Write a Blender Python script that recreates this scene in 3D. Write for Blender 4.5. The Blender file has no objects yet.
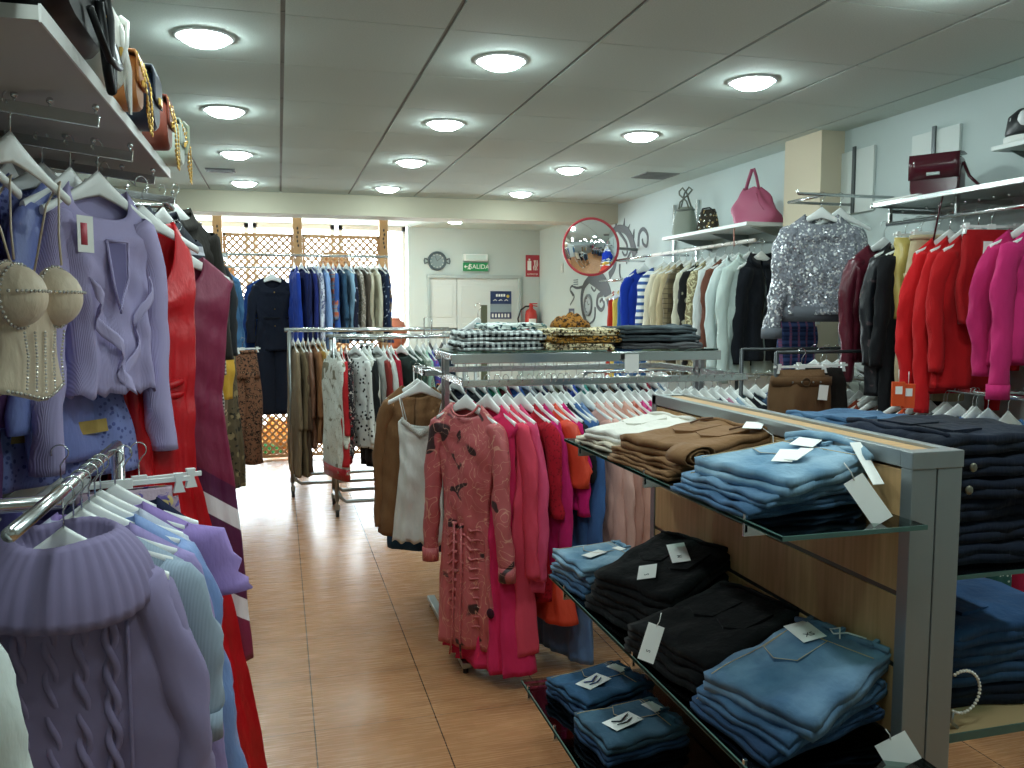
import bpy, math, random
import numpy as np
from mathutils import Vector, Matrix
PI = math.pi
R = math.radians
C = bpy.context.scene.collection
SC = bpy.context.scene

# ---------------------------------------------------------------- camera calibration
F = 840.0; CAMH = 1.6
PITCH = math.atan(74 / 840); YAW = math.atan(233 / math.hypot(840, 74))
_cp, _sp, _cy, _sy = math.cos(PITCH), math.sin(PITCH), math.cos(YAW), math.sin(YAW)

def P(u, v, x=None, y=None, z=None):
    """photo pixel -> world point on the plane x=, y= or z="""
    a = (u - 512) / F; b = -(v - 384) / F
    fw = _cp + b * _sp; up = b * _cp - _sp
    r = (a * _cy + fw * _sy, -a * _sy + fw * _cy, up)
    t = x / r[0] if x is not None else (y / r[1] if y is not None else (z - CAMH) / r[2])
    return Vector((r[0] * t, r[1] * t, CAMH + r[2] * t))

cam = bpy.data.cameras.new('camera'); cam.sensor_width = 36; cam.lens = F * 36 / 1024
cam.clip_start = 0.05; cam.clip_end = 200
co = bpy.data.objects.new('camera', cam); C.objects.link(co)
co.location = (0, 0, CAMH); co.rotation_euler = (PI / 2 - PITCH, 0, -YAW)
SC.camera = co

# ---------------------------------------------------------------- materials
_M = {}
def lin(c):
    if isinstance(c, str):
        c = tuple(int(c[i:i + 2], 16) / 255 for i in (0, 2, 4))
    return tuple((v / 12.92 if v <= .04045 else ((v + .055) / 1.055) ** 2.4) for v in c) + (1,)

def new_mat(name):
    m = bpy.data.materials.new(name); m.use_nodes = True
    nt = m.node_tree; b = nt.nodes['Principled BSDF']
    return m, nt, b

def N(nt, typ, **kw):
    n = nt.nodes.new(typ)
    for k, v in kw.items():
        if k in ('operation', 'blend_type', 'data_type', 'feature', 'wave_type', 'bands_direction', 'noise_dimensions', 'interpolation', 'distance', 'offset', 'offset_frequency', 'squash'):
            setattr(n, k, v)
        else:
            n.inputs[k.replace('_', ' ')].default_value = v
    return n

def ramp(nt, fac, stops, interp='LINEAR'):
    r = nt.nodes.new('ShaderNodeValToRGB'); r.color_ramp.interpolation = interp
    el = r.color_ramp.elements
    while len(el) < len(stops): el.new(.5)
    for e, (p, c) in zip(el, stops): e.position = p; e.color = lin(c)
    nt.links.new(fac, r.inputs[0]); return r.outputs[0]

def mixc(nt, fac, a, b):
    m = nt.nodes.new('ShaderNodeMix'); m.data_type = 'RGBA'
    for s, v in ((0, fac), (6, a), (7, b)):
        if hasattr(v, 'links') or isinstance(v, bpy.types.NodeSocket): nt.links.new(v, m.inputs[s])
        else: m.inputs[s].default_value = v
    return m.outputs[2]

def solid(color, rough=.5, metal=0, name=None, **kw):
    key = ('solid', str(color), rough, metal, tuple(kw.items()))
    if key in _M: return _M[key]
    m, nt, b = new_mat(name or 'surface')
    b.inputs['Base Color'].default_value = lin(color)
    b.inputs['Roughness'].default_value = rough; b.inputs['Metallic'].default_value = metal
    for k, v in kw.items(): b.inputs[k.replace('_', ' ')].default_value = v
    _M[key] = m; return m

def cloth(color, pat=None, c2='FFFFFF', c3=None, scale=1.0, rough=.88, bump=.45, sheen=.03):
    """fabric: one colour or a printed / woven pattern in object space"""
    key = ('cloth', color, pat, c2, c3, scale, rough)
    if key in _M: return _M[key]
    m, nt, b = new_mat('fabric'); L = nt.links.new
    tc = nt.nodes.new('ShaderNodeTexCoord'); O = tc.outputs['Object']
    base = None
    def noise(s, d=3, dist=0):
        n = N(nt, 'ShaderNodeTexNoise', Scale=s * scale, Detail=d, Distortion=dist); L(O, n.inputs['Vector']); return n.outputs['Fac']
    def vor(s, feature='F1', out='Distance', vec=None):
        n = nt.nodes.new('ShaderNodeTexVoronoi'); n.feature = feature; n.inputs['Scale'].default_value = s * scale
        L(vec or O, n.inputs['Vector']); return n.outputs[out]
    def flat():   # drop the depth coordinate so dots stay round on both faces
        mp = nt.nodes.new('ShaderNodeMapping'); mp.inputs['Scale'].default_value = (1, .25, 1); L(O, mp.inputs['Vector']); return mp.outputs[0]
    def stripe(axis, freq, thr):
        s = nt.nodes.new('ShaderNodeSeparateXYZ'); L(O, s.inputs[0])
        a = nt.nodes.new('ShaderNodeMath'); a.operation = 'MULTIPLY'; L(s.outputs[axis], a.inputs[0]); a.inputs[1].default_value = freq * scale
        f = nt.nodes.new('ShaderNodeMath'); f.operation = 'FRACT'; L(a.outputs[0], f.inputs[0])
        g = nt.nodes.new('ShaderNodeMath'); g.operation = 'GREATER_THAN'; L(f.outputs[0], g.inputs[0]); g.inputs[1].default_value = thr
        return g.outputs[0]
    ca, cb = lin(color), lin(c2); cc = lin(c3) if c3 else cb
    br = b.inputs['Roughness']; br.default_value = rough
    if pat == 'dots':
        base = ramp(nt, vor(24, vec=flat()), [(0, c2), (.27, c2), (.32, color)], 'LINEAR')
    elif pat == 'smalldots':
        base = ramp(nt, vor(45, vec=flat()), [(0, c2), (.22, c2), (.27, color)])
    elif pat == 'check':
        s1, s2 = stripe(0, 30, .5), stripe(2, 30, .5)
        x1 = mixc(nt, s1, ca, mixc(nt, .5, ca, cb))
        base = mixc(nt, s2, x1, mixc(nt, s1, mixc(nt, .5, ca, cb), cb))
    elif pat == 'plaid':
        base = mixc(nt, stripe(0, 9, .75), mixc(nt, stripe(2, 9, .7), ca, cb), cc)
        base = mixc(nt, stripe(2, 27, .85), base, cb)
    elif pat == 'vstripe': base = mixc(nt, stripe(0, 18, .55), ca, cb)
    elif pat == 'hstripe': base = mixc(nt, stripe(2, 22, .55), ca, cb)
    elif pat == 'band': base = mixc(nt, stripe(2, 5, .82), ca, cb)
    elif pat == 'leopard':
        d = vor(38); n = noise(55)
        base = ramp(nt, d, [(0, c3 or c2), (.2, c3 or c2), (.25, c2), (.5, c2), (.56, color)])
        base = mixc(nt, ramp(nt, n, [(0, '000000'), (.5, '000000'), (.56, 'FFFFFF')]), base, ca)
    elif pat == 'floral':
        n = noise(14, 2, 1.5); v = vor(11)
        base = mixc(nt, ramp(nt, v, [(0, 'FFFFFF'), (.3, 'FFFFFF'), (.36, '000000')]), ca, cb)
        base = mixc(nt, ramp(nt, n, [(0, '000000'), (.58, '000000'), (.62, 'FFFFFF')]), base, cc)
    elif pat == 'print':
        n = noise(9, 2, 2.5)
        base = ramp(nt, n, [(0, color), (.5, color), (.55, c2), (.6, c2), (.64, c3 or color), (.75, c3 or color)])
    elif pat == 'sparse':
        n = noise(8, 1.5, 1.0); v = noise(6, 1, 3)
        base = ramp(nt, n, [(0, c2), (.33, c2), (.36, color)])
        if c3: base = mixc(nt, ramp(nt, v, [(0, '000000'), (.485, '000000'), (.5, 'FFFFFF'), (.515, '000000')]), base, cc)
    elif pat == 'denim':
        n = noise(7, 4); w = noise(420, 1)
        base = mixc(nt, ramp(nt, n, [(0, '000000'), (.3, '000000'), (.75, 'FFFFFF')]), ca, cb)
        base = mixc(nt, ramp(nt, w, [(0, '202020'), (1, '000000')]), base, cb)
    elif pat == 'chevron':
        s = nt.nodes.new('ShaderNodeSeparateXYZ'); L(O, s.inputs[0])
        ax = nt.nodes.new('ShaderNodeMath'); ax.operation = 'ABSOLUTE'; L(s.outputs[0], ax.inputs[0])
        ma = nt.nodes.new('ShaderNodeMath'); ma.operation = 'MULTIPLY_ADD'; L(ax.outputs[0], ma.inputs[0]); ma.inputs[1].default_value = .7; L(s.outputs[2], ma.inputs[2])
        sc_ = nt.nodes.new('ShaderNodeMath'); sc_.operation = 'MULTIPLY_ADD'; L(ma.outputs[0], sc_.inputs[0]); sc_.inputs[1].default_value = -.5; sc_.inputs[2].default_value = 0
        base = ramp(nt, sc_.outputs[0], [(0, color), (.40, c3), (.44, c2), (.475, c3), (.60, c2), (.64, color)], 'CONSTANT')
    elif pat == 'crochet':
        v = vor(60); base = ramp(nt, v, [(0, c2), (.28, c2), (.36, color)])
    elif pat == 'sequin':
        n = nt.nodes.new('ShaderNodeTexVoronoi'); n.inputs['Scale'].default_value = 105; L(O, n.inputs['Vector'])
        s = nt.nodes.new('ShaderNodeSeparateColor'); L(n.outputs['Color'], s.inputs[0])
        base = ramp(nt, s.outputs[0], [(0, color), (.74, c2), (.84, 'FFFFFF')], 'CONSTANT')
        L(ramp(nt, s.outputs[0], [(0, '202020'), (.74, 'D0D0D0'), (.84, '606060')], 'CONSTANT'), b.inputs['Metallic'])
        nm = nt.nodes.new('ShaderNodeNormalMap')
        sub = nt.nodes.new('ShaderNodeVectorMath'); sub.operation = 'SUBTRACT'; L(n.outputs['Color'], sub.inputs[0]); sub.inputs[1].default_value = (.5, .5, .5)
        sc = nt.nodes.new('ShaderNodeVectorMath'); sc.operation = 'SCALE'; L(sub.outputs[0], sc.inputs[0]); sc.inputs['Scale'].default_value = .9
        ge = nt.nodes.new('ShaderNodeNewGeometry')
        ad = nt.nodes.new('ShaderNodeVectorMath'); ad.operation = 'ADD'; L(sc.outputs[0], ad.inputs[0]); L(ge.outputs['Normal'], ad.inputs[1])
        no = nt.nodes.new('ShaderNodeVectorMath'); no.operation = 'NORMALIZE'; L(ad.outputs[0], no.inputs[0])
        L(no.outputs[0], b.inputs['Normal']); br.default_value = .22
    elif pat == 'gems':
        n = nt.nodes.new('ShaderNodeTexVoronoi'); n.inputs['Scale'].default_value = 190; L(O, n.inputs['Vector'])
        s = nt.nodes.new('ShaderNodeSeparateColor'); L(n.outputs['Color'], s.inputs[0])
        base = ramp(nt, s.outputs[0], [(0, color), (.4, c2), (1, 'FFFFFF')]); b.inputs['Metallic'].default_value = .6; br.default_value = .2
    if base is None:
        n = noise(5, 3)
        base = ramp(nt, n, [(0, tuple(.93 * q for q in [int(color[i:i + 2], 16) / 255 for i in (0, 2, 4)])), (1, color)])
    L(base, b.inputs['Base Color'])
    if pat != 'sequin':
        h = nt.nodes.new('ShaderNodeBump'); h.inputs['Strength'].default_value = bump
        if pat in ('knit', 'crochet'):
            w = nt.nodes.new('ShaderNodeTexWave'); w.bands_direction = 'X'; w.inputs['Scale'].default_value = 110 * scale; w.inputs['Distortion'].default_value = .1
            L(O, w.inputs['Vector']); L(w.outputs['Fac'], h.inputs['Height']); h.inputs['Distance'].default_value = .0025; h.inputs['Strength'].default_value = .45
        else:
            n = N(nt, 'ShaderNodeTexNoise', Scale=22, Detail=4); mp = nt.nodes.new('ShaderNodeMapping'); mp.inputs['Scale'].default_value = (1, 1, .35)
            L(O, mp.inputs['Vector']); L(mp.outputs[0], n.inputs['Vector']); L(n.outputs['Fac'], h.inputs['Height']); h.inputs['Distance'].default_value = .02
        L(h.outputs[0], b.inputs['Normal'])
        b.inputs['Sheen Weight'].default_value = sheen; b.inputs['Specular IOR Level'].default_value = .25 if rough > .6 else .5
    _M[key] = m; return m

def satin(color, rough=.32): return cloth(color, None, rough=rough, sheen=0)

CHROME = solid('D4D8D8', .2, 1, 'chrome')
STEEL = solid('A8ADAD', .32, 1, 'brushed_steel')
GOLDM = solid('D8B060', .28, 1, 'gold_metal')
WPLAST = solid('ECEFEC', .35, 0, 'white_plastic')
BPLAST = solid('15171A', .4, 0, 'black_plastic')
RUBBER = solid('181818', .7, 0, 'rubber')
CARD = solid('F2F3EE', .6, 0, 'white_card')
INK = solid('2A2C30', .6, 0, 'ink')
LEATHER_K = solid('08090B', .42, 0, 'black_leather', Specular_IOR_Level=.3)

# ---------------------------------------------------------------- mesh helpers
class MB:
    def __init__(s): s.v = []; s.f = []; s.mi = []; s.cur = 0
    def add(s, vs, fs):
        o = len(s.v); s.v.extend([tuple(p) for p in vs]); s.f.extend([tuple(i + o for i in f) for f in fs]); s.mi.extend([s.cur] * len(fs)); return s
    def box(s, x0, x1, y0, y1, z0, z1, M=None):
        vs = [(x, y, z) for z in (z0, z1) for y in (y0, y1) for x in (x0, x1)]
        if M is not None: vs = [M @ Vector(p) for p in vs]
        return s.add(vs, [(0, 2, 3, 1), (4, 5, 7, 6), (0, 1, 5, 4), (2, 6, 7, 3), (0, 4, 6, 2), (1, 3, 7, 5)])
    def bar(s, a, b, w, h, up=(0, 0, 1)):
        a = Vector(a); b = Vector(b); d = (b - a); L = d.length; d.normalize()
        sd = d.cross(Vector(up)); sd = sd.normalized() if sd.length > 1e-6 else Vector((1, 0, 0)); u = sd.cross(d)
        vs = [p + sd * i * w / 2 + u * j * h / 2 for p in (a, b) for j in (-1, 1) for i in (-1, 1)]
        return s.add(vs, [(0, 1, 3, 2), (4, 6, 7, 5), (0, 4, 5, 1), (2, 3, 7, 6), (0, 2, 6, 4), (1, 5, 7, 3)])
    def tube(s, pts, r, n=8, closed=False, caps=True, flat=1.0):
        pts = [Vector(p) for p in pts]; m = len(pts); rs = r if isinstance(r, (list, tuple)) else [r] * m
        vs = []; nrm = None
        for i, p in enumerate(pts):
            if closed: t = pts[(i + 1) % m] - pts[i - 1]
            else: t = pts[min(i + 1, m - 1)] - pts[max(i - 1, 0)]
            if t.length < 1e-9: t = Vector((0, 0, 1))
            t.normalize()
            if nrm is None:
                nrm = t.orthogonal().normalized()
            else:
                nrm = nrm - t * nrm.dot(t)
                nrm = nrm.normalized() if nrm.length > 1e-6 else t.orthogonal().normalized()
            bn = t.cross(nrm)
            for k in range(n):
                a = 2 * PI * k / n; vs.append(p + (nrm * math.cos(a) + bn * math.sin(a) * flat) * rs[i])
        fs = []
        for i in range(m if closed else m - 1):
            j = (i + 1) % m
            for k in range(n): fs.append((i * n + k, i * n + (k + 1) % n, j * n + (k + 1) % n, j * n + k))
        if not closed and caps: fs += [tuple(range(n))[::-1], tuple((m - 1) * n + k for k in range(n))]
        return s.add(vs, fs)
    def lathe(s, prof, n=20, c=(0, 0, 0), M=None):
        vs = []
        for r, z in prof:
            for k in range(n):
                a = 2 * PI * k / n; p = Vector((r * math.cos(a), r * math.sin(a), z))
                if M is not None: p = M @ p
                vs.append((p[0] + c[0], p[1] + c[1], p[2] + c[2]))
        fs = [(i * n + k, i * n + (k + 1) % n, (i + 1) * n + (k + 1) % n, (i + 1) * n + k) for i in range(len(prof) - 1) for k in range(n)]
        return s.add(vs, fs)
    def ball(s, c, r, n=10, sc=(1, 1, 1)):
        prof = [(r * math.sin(PI * i / 6) + 1e-5, -r * math.cos(PI * i / 6)) for i in range(7)]
        M = Matrix.Diagonal((*sc, 1)); return s.lathe(prof, n, c, M)
    def grid(s, V, closed_u=False):
        """V: array rows x cols x 3"""
        r, c, _ = V.shape; o = V.reshape(-1, 3).tolist(); fs = []
        for i in range(r - 1):
            for j in range(c if closed_u else c - 1):
                k = (j + 1) % c; fs.append((i * c + j, i * c + k, (i + 1) * c + k, (i + 1) * c + j))
        return s.add(o, fs)
    def obj(s, name, mat, parent=None, smooth=True, solidify=0, bevel=0, loc=None, rz=None):
        me = bpy.data.meshes.new(name); me.from_pydata(s.v, [], s.f); me.update()
        mats = mat if isinstance(mat, (list, tuple)) else [mat]
        for m in mats: me.materials.append(m)
        if len(mats) > 1: me.polygons.foreach_set('material_index', s.mi)
        if smooth: me.polygons.foreach_set('use_smooth', [True] * len(me.polygons))
        o = bpy.data.objects.new(name, me); C.objects.link(o)
        if parent is not None: o.parent = parent
        if solidify:
            md = o.modifiers.new('thickness', 'SOLIDIFY'); md.thickness = solidify; md.offset = 0
        if bevel:
            md = o.modifiers.new('bevel', 'BEVEL'); md.width = bevel; md.segments = 2; md.limit_method = 'ANGLE'
            me.polygons.foreach_set('use_smooth', [False] * len(me.polygons))
        if loc is not None: o.location = loc
        if rz is not None: o.rotation_euler = (0, 0, rz)
        return o

LABELS = {}
def tag(o, label, cat, group=None, kind=None):
    o['label'] = label; o['category'] = cat
    if group: o['group'] = group
    if kind: o['kind'] = kind
    LABELS.setdefault(label, []).append(o.name)
    return o
def thing(name, label, cat, loc=(0, 0, 0), rz=0, group=None):
    o = bpy.data.objects.new(name, None); o.empty_display_size = .1; C.objects.link(o)
    o.location = loc; o.rotation_euler = (0, 0, rz); return tag(o, label, cat, group)
def struct(o): o['kind'] = 'structure'; return o
def copy_tree(o, parent=None):
    c = o.copy(); C.objects.link(c)
    if parent is not None: c.parent = parent
    for ch in list(o.children): copy_tree(ch, c)
    return c
def move_to_xyz(o, loc, rz=0): o.location = loc; o.rotation_euler = (0, 0, rz); return o

def text(body, size, mat, parent, loc, rot, name='lettering', extrude=.0008, align='CENTER'):
    cu = bpy.data.curves.new(name, 'FONT'); cu.body = body; cu.size = size; cu.extrude = extrude
    cu.align_x = align; cu.align_y = 'CENTER'; cu.materials.append(mat); cu.resolution_u = 3
    tmp = bpy.data.objects.new(name, cu); C.objects.link(tmp); me = bpy.data.meshes.new_from_object(tmp); bpy.data.objects.remove(tmp)
    o = bpy.data.objects.new(name, me); C.objects.link(o); o.parent = parent; o.location = loc; o.rotation_euler = rot; return o

# ---------------------------------------------------------------- hangers
def make_hanger(name, label, kind='white'):
    t = thing(name, label, 'hanger')
    m = MB()
    pts = [(.019 * math.cos(a), 0, .019 * math.sin(a) + .0) for a in [R(q) for q in range(200, -61, -20)]]
    pts += [(.006, 0, -.022), (0, 0, -.032), (0, 0, -.07)]
    m.tube(pts, .0017, 6); m.obj('hook', CHROME, t)
    mat = {'white': WPLAST, 'black': BPLAST, 'clear': solid('D8E0DC', .2, 0)}[kind]
    m = MB(); n = 19; V = []
    for i in range(n):
        u = -1 + 2 * i / (n - 1); x = .180 * u
        zc = -.094 - .088 * abs(u)
        hh = .012 + .022 * (1 - abs(u)) ** 2.6 ; th = .004 + .004 * abs(u)
        V.append([(x, th * math.cos(a), zc + hh * math.sin(a)) for a in [2 * PI * k / 8 for k in range(8)]])
    V = np.array(V); m.grid(V, True); m.add([V[0, k] for k in range(8)], [tuple(range(8))]); m.add([V[-1, k] for k in range(8)], [tuple(range(8))[::-1]])
    m.obj('shoulder_bar', mat, t)
    return t
def make_clip_hanger(name, label, w=.15):
    t = thing(name, label, 'hanger')
    m = MB(); pts = [(.019 * math.cos(a), 0, .019 * math.sin(a)) for a in [R(q) for q in range(200, -61, -20)]] + [(0, 0, -.032), (0, 0, -.07)]
    m.tube(pts, .0017, 6); m.obj('hook', CHROME, t)
    m = MB(); m.bar((-w, 0, -.075), (w, 0, -.075), .009, .012); m.box(-.018, .018, -.006, .006, -.088, -.064); m.obj('crossbar', WPLAST, t, bevel=.001)
    for s in (-1, 1):
        m = MB(); x = s * w * .82
        m.add([(x + a, b, c) for b in (-.009, .009) for a, c in ((-.011, -.06), (.011, -.06), (.007, -.082), (.014, -.108), (-.014, -.108), (-.007, -.082))],
              [(0, 1, 2, 3, 4, 5)[::-1], (6, 7, 8, 9, 10, 11)] + [(i, (i + 1) % 6, 6 + (i + 1) % 6, 6 + i) for i in range(6)])
        m.obj('clip', WPLAST, t, smooth=False)
    return t
HP = {'white': make_hanger('hanger', 'x', 'white'), 'black': make_hanger('hanger', 'x', 'black'), 'clip': make_clip_hanger('clip_hanger', 'x')}
_used = set()
def put_hanger(kind, loc, rz, label, group):
    p = HP[kind]
    if kind in _used: p = copy_tree(p)
    _used.add(kind); move_to_xyz(p, loc, rz)
    p['label'] = label; p['group'] = group; return p
# ---------------------------------------------------------------- garments (local: width X, front -Y, hook at origin)
def garment_shell(rng, L, nw=.075, sw=.19, slope=.08, prof=None, dep=.03, nd=.06, v=False, amp=.012, k=2.5, hemdep=None, top=-.102, NA=52, off=False, nb=.012, hemwave=0):
    prof = prof or [(0, sw), (.15, sw + .015), (1, sw + .03)]
    th = np.linspace(0, 2 * PI, NA, endpoint=False); c, s = np.cos(th), np.sin(th)
    cx = np.sign(c) * np.abs(c) ** .75; sy = np.sign(s) * np.abs(s) ** .7
    rows = []
    zc = max(nd, slope) + .05
    q = np.abs(s) if v else np.abs(s) ** .45
    front = (s < 0)
    for i in range(6):
        u = i / 5; w = nw + (sw - nw) * u; d = dep * (.45 + .55 * u)
        zs = -slope * u
        fz = np.where(front, -(nd + (zc - nd) * u), -(nb + (zc - nb) * u))
        z = zs * (1 - q) + fz * q
        rows.append(np.stack([w * cx, d * sy, top + z], 1))
    z1 = rows[-1][:, 2] - top
    hemdep = hemdep or dep * 1.3
    n = max(8, int(L / .026)); ph = [rng.uniform(0, 6.28) for _ in range(6)]
    px = [p[0] for p in prof]; pw = [p[1] for p in prof]
    for i in range(1, n + 1):
        t = i / n; w = np.interp(t, px, pw); d = dep + (hemdep - dep) * t
        z = z1 + (-L - z1) * t
        x = w * cx; g = amp * (t ** .7)
        xs = x / max(w, 1e-3)
        wave = g * (.6 * np.sin(k * PI * xs + ph[0] + .8 * t) + .4 * np.sin(2.3 * k * PI * xs + ph[1] - 1.5 * t))
        wf = min(1, amp / .01)
        y = d * sy * (1 + .25 * wf * np.sin(3 * th + ph[2] + 2 * t)) + wave
        y += wf * .006 * np.sin(9 * t + ph[3] + 2 * xs)
        y += wf * .0045 * np.sin(23 * t * L + 5 * xs + ph[1]) * np.sin(11 * xs - 9 * t + ph[5]) + wf * .003 * np.sin(48 * t * L - 7 * xs + ph[2]) * (1 - t)
        x = x * (1 + .03 * np.sin(7 * t + ph[4])) + .006 * np.sin(5 * t + ph[5])
        zz = top + z + (hemwave * np.sin(2 * k * PI * xs + ph[0]) * t ** 4 if hemwave else 0)
        rows.append(np.stack([x, y, zz], 1))
    return np.array(rows)

def sleeve_pts(rng, side, L, sw=.19, slope=.08, r0=.07, r1=.045, out=.035, dep=.03, top=-.102, fwd=0, puff=0, bend=0):
    n = max(6, int(L / .022)); NA = 18; rows = []; ph = [rng.uniform(0, 6.28) for _ in range(4)]
    for i in range(n + 1):
        t = i / n
        ang = min(1, t * 3.0)
        x = sw - .05 + .055 * math.sin(ang * PI / 2) + out * t + .008 * math.sin(6 * t + ph[0]) + bend * t * t
        z = -slope - .01 - (.055 * (1 - math.cos(ang * PI / 2))) * 1 - (L - .0) * t * .98 + .01
        y = fwd * t + .006 * math.sin(5 * t + ph[1])
        r = r0 + (r1 - r0) * t ** .8 + puff * math.sin(PI * min(1, t * 1.05)) ** 2
        if i == 0: r *= .55
        row = []
        for k in range(NA):
            a = 2 * PI * k / NA
            rr = r * (1 + .13 * math.sin(2 * a + 17 * t + ph[2]) + .08 * math.sin(3 * a - 25 * t + ph[3]) + .05 * math.sin(44 * t * L / .5 + 2 * a + ph[0]) * math.sin(9 * t + ph[1]))
            row.append((side * (x + rr * math.cos(a) * .8), y + min(rr, dep * .85 + .004) * math.sin(a), top + z + rr * .35 * math.cos(a) * (1 - t)))
        rows.append(row)
    return np.array(rows)

_seed = [1]
def garment(name, cat, label, loc, rz, mat, kind='top', L=.6, group=None, mat2=None, sleeve=None, dep=.022, amp=.01, sw=.19, nd=.06, v=False,
            prof=None, k=2.5, hanger='white', collar=False, cuff=False, buttons=0, short=None, nw=.088, hemwave=0, hemdep=None, hgroup=None, hlab=None,
            puff=0, slout=.035, slr=(.055, .038), drop=0, slope=.08, slmat=None, bend=0, fwd=0):
    _seed[0] += 1; rng = random.Random(_seed[0] * 7919)
    short = short or label.split(',')[0]
    t = thing(name, label, cat, loc, rz, group)
    if hanger: put_hanger(hanger, loc, rz, hlab or ('white plastic hanger holding the ' + short if hanger != 'black' else 'black plastic hanger holding the ' + short), hgroup or 'hangers on the ' + (group or 'rails').split(' on the ')[-1])
    if drop: loc = loc
    mat2 = mat2 or mat
    if kind in ('top', 'dress', 'jacket', 'gown'):
        fr = kind == 'jacket'
        V = garment_shell(rng, L, nw, sw, slope, prof, dep, nd, v or fr, amp, k, hemdep, nb=.012, hemwave=hemwave)
        m = MB()
        if fr:      # open front: leave a slit between the two halves
            NA = V.shape[1]; j = NA * 3 // 4
            V = np.concatenate([V[:, j:], V[:, :j]], 1)
            V2 = V.copy(); r = V.shape[0]
            for i in range(6, r):
                V2[i, 0, 0] += .006; V2[i, 0, 1] -= .006
            end = V[:, :1].copy(); end[:, :, 0] -= .004
            m.grid(np.concatenate([V2, end], 1))
        else: m.grid(V, True)
        m.obj('bodice' if kind in ('dress', 'gown') else 'body_panel', mat, t, solidify=.003)
        if sleeve:
            for s in (-1, 1):
                W = sleeve_pts(rng, s, sleeve, sw, slope, slr[0], slr[1], slout, dep, puff=puff, bend=bend, fwd=fwd)
                m = MB(); m.grid(W, True); o = m.obj('sleeve', slmat or mat, t, solidify=.002)
                if cuff:
                    m = MB(); e = W[-1]; c = e.mean(0); w0 = c + (e - c) * 1.08; w1 = w0.copy(); w1[:, 2] -= .05; w0 = w0.copy(); w0[:, 2] += .012
                    m.grid(np.array([w0, w1]), True); m.obj('cuff', mat2, o, solidify=.004)
        if collar:
            m = MB(); e0 = V[0]; c = e0.mean(0)
            if fr: e0 = e0
            up = e0.copy(); up[:, 2] += .03; up[:, 0] *= .92
            dn = up.copy(); dn[:, 0] *= 1.28; dn[:, 1] *= 1.9; dn[:, 2] -= .045
            m.grid(np.array([e0, up, dn]), True if not fr else False); m.obj('collar', mat2, t, solidify=.003)
        if buttons:
            for b in range(buttons):
                m = MB(); z = -.095 - nd - .05 - (L - nd - .12) * b / buttons
                m.ball((.012, -dep - .008, z), .006, 8, (1, .5, 1)); m.obj('button', WPLAST if buttons > 4 else GOLDM, t)
    elif kind == 'cami':
        V = garment_shell(rng, L, sw * .62, sw * .8, .03, prof or [(0, sw * .75), (.3, sw * .8), (1, sw * 1.05)], dep, .06, True, amp, k, hemdep, top=-.25, nb=.05, hemwave=hemwave)
        m = MB(); m.grid(V, True); m.obj('bodice', mat, t, solidify=.002)
        for s in (-1, 1):
            for fy in (-1, 1):
                m = MB(); m.tube([(s * sw * .75, 0, -.155), (s * sw * .72, fy * .012, -.16), (s * sw * .64, fy * dep * .7, -.215), (s * sw * .55, fy * dep * .8, -.275)], .003, 6); m.obj('strap', mat2, t)
    elif kind in ('skirt',):
        V = garment_shell(rng, L, sw * .8, sw * .82, .002, prof or [(0, sw * .85), (.25, sw * 1.0), (1, sw * 1.25)], dep, .004, False, amp, k, hemdep, top=-.09, nb=.004, hemwave=hemwave)
        V[:6, :, 2] = np.array([-.09 - .006 * i for i in range(6)])[:, None]
        m = MB(); m.grid(V, True); m.obj('skirt_panel', mat, t, solidify=.003)
        m = MB(); e = V[0]; a = e * [1.02, 1.15, 1]; b = a.copy(); b[:, 2] -= .035; m.grid(np.array([a, b]), True); m.obj('waistband', mat2, t, solidify=.003)
    elif kind == 'pants':
        m = MB(); e = []
        NA = 24; th = np.linspace(0, 2 * PI, NA, endpoint=False); hip = []
        for i in range(7):
            u = i / 6; w = sw * (.8 + .2 * u); d = dep * (1 + .3 * u)
            hip.append(np.stack([w * np.sign(np.cos(th)) * np.abs(np.cos(th)) ** .7, d * np.sign(np.sin(th)) * np.abs(np.sin(th)) ** .8, np.full(NA, -.09 - .24 * u)], 1))
        m.grid(np.array(hip), True); m.obj('seat_panel', mat, t, solidify=.003)
        for s in (-1, 1):
            rows = []; n = 18; ph = rng.uniform(0, 6)
            for i in range(n + 1):
                u = i / n; w = sw * .52 * (1 + .12 * u); cx = s * sw * .5
                rows.append([(cx + w * math.cos(a) + .008 * math.sin(7 * u + ph), (dep * 1.25) * math.sin(a) + amp * math.sin(3 * math.cos(a) + 6 * u + ph), -.27 - (L - .18) * u) for a in th])
            m = MB(); m.grid(np.array(rows), True); m.obj('trouser_leg', mat, t, solidify=.003)
        m = MB(); m.tube([(sw * .82 * math.cos(a), dep * 1.1 * math.sin(a), -.1) for a in th], .014, 6, closed=True, flat=1); m.obj('waistband', mat2, t)
    return t

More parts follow.
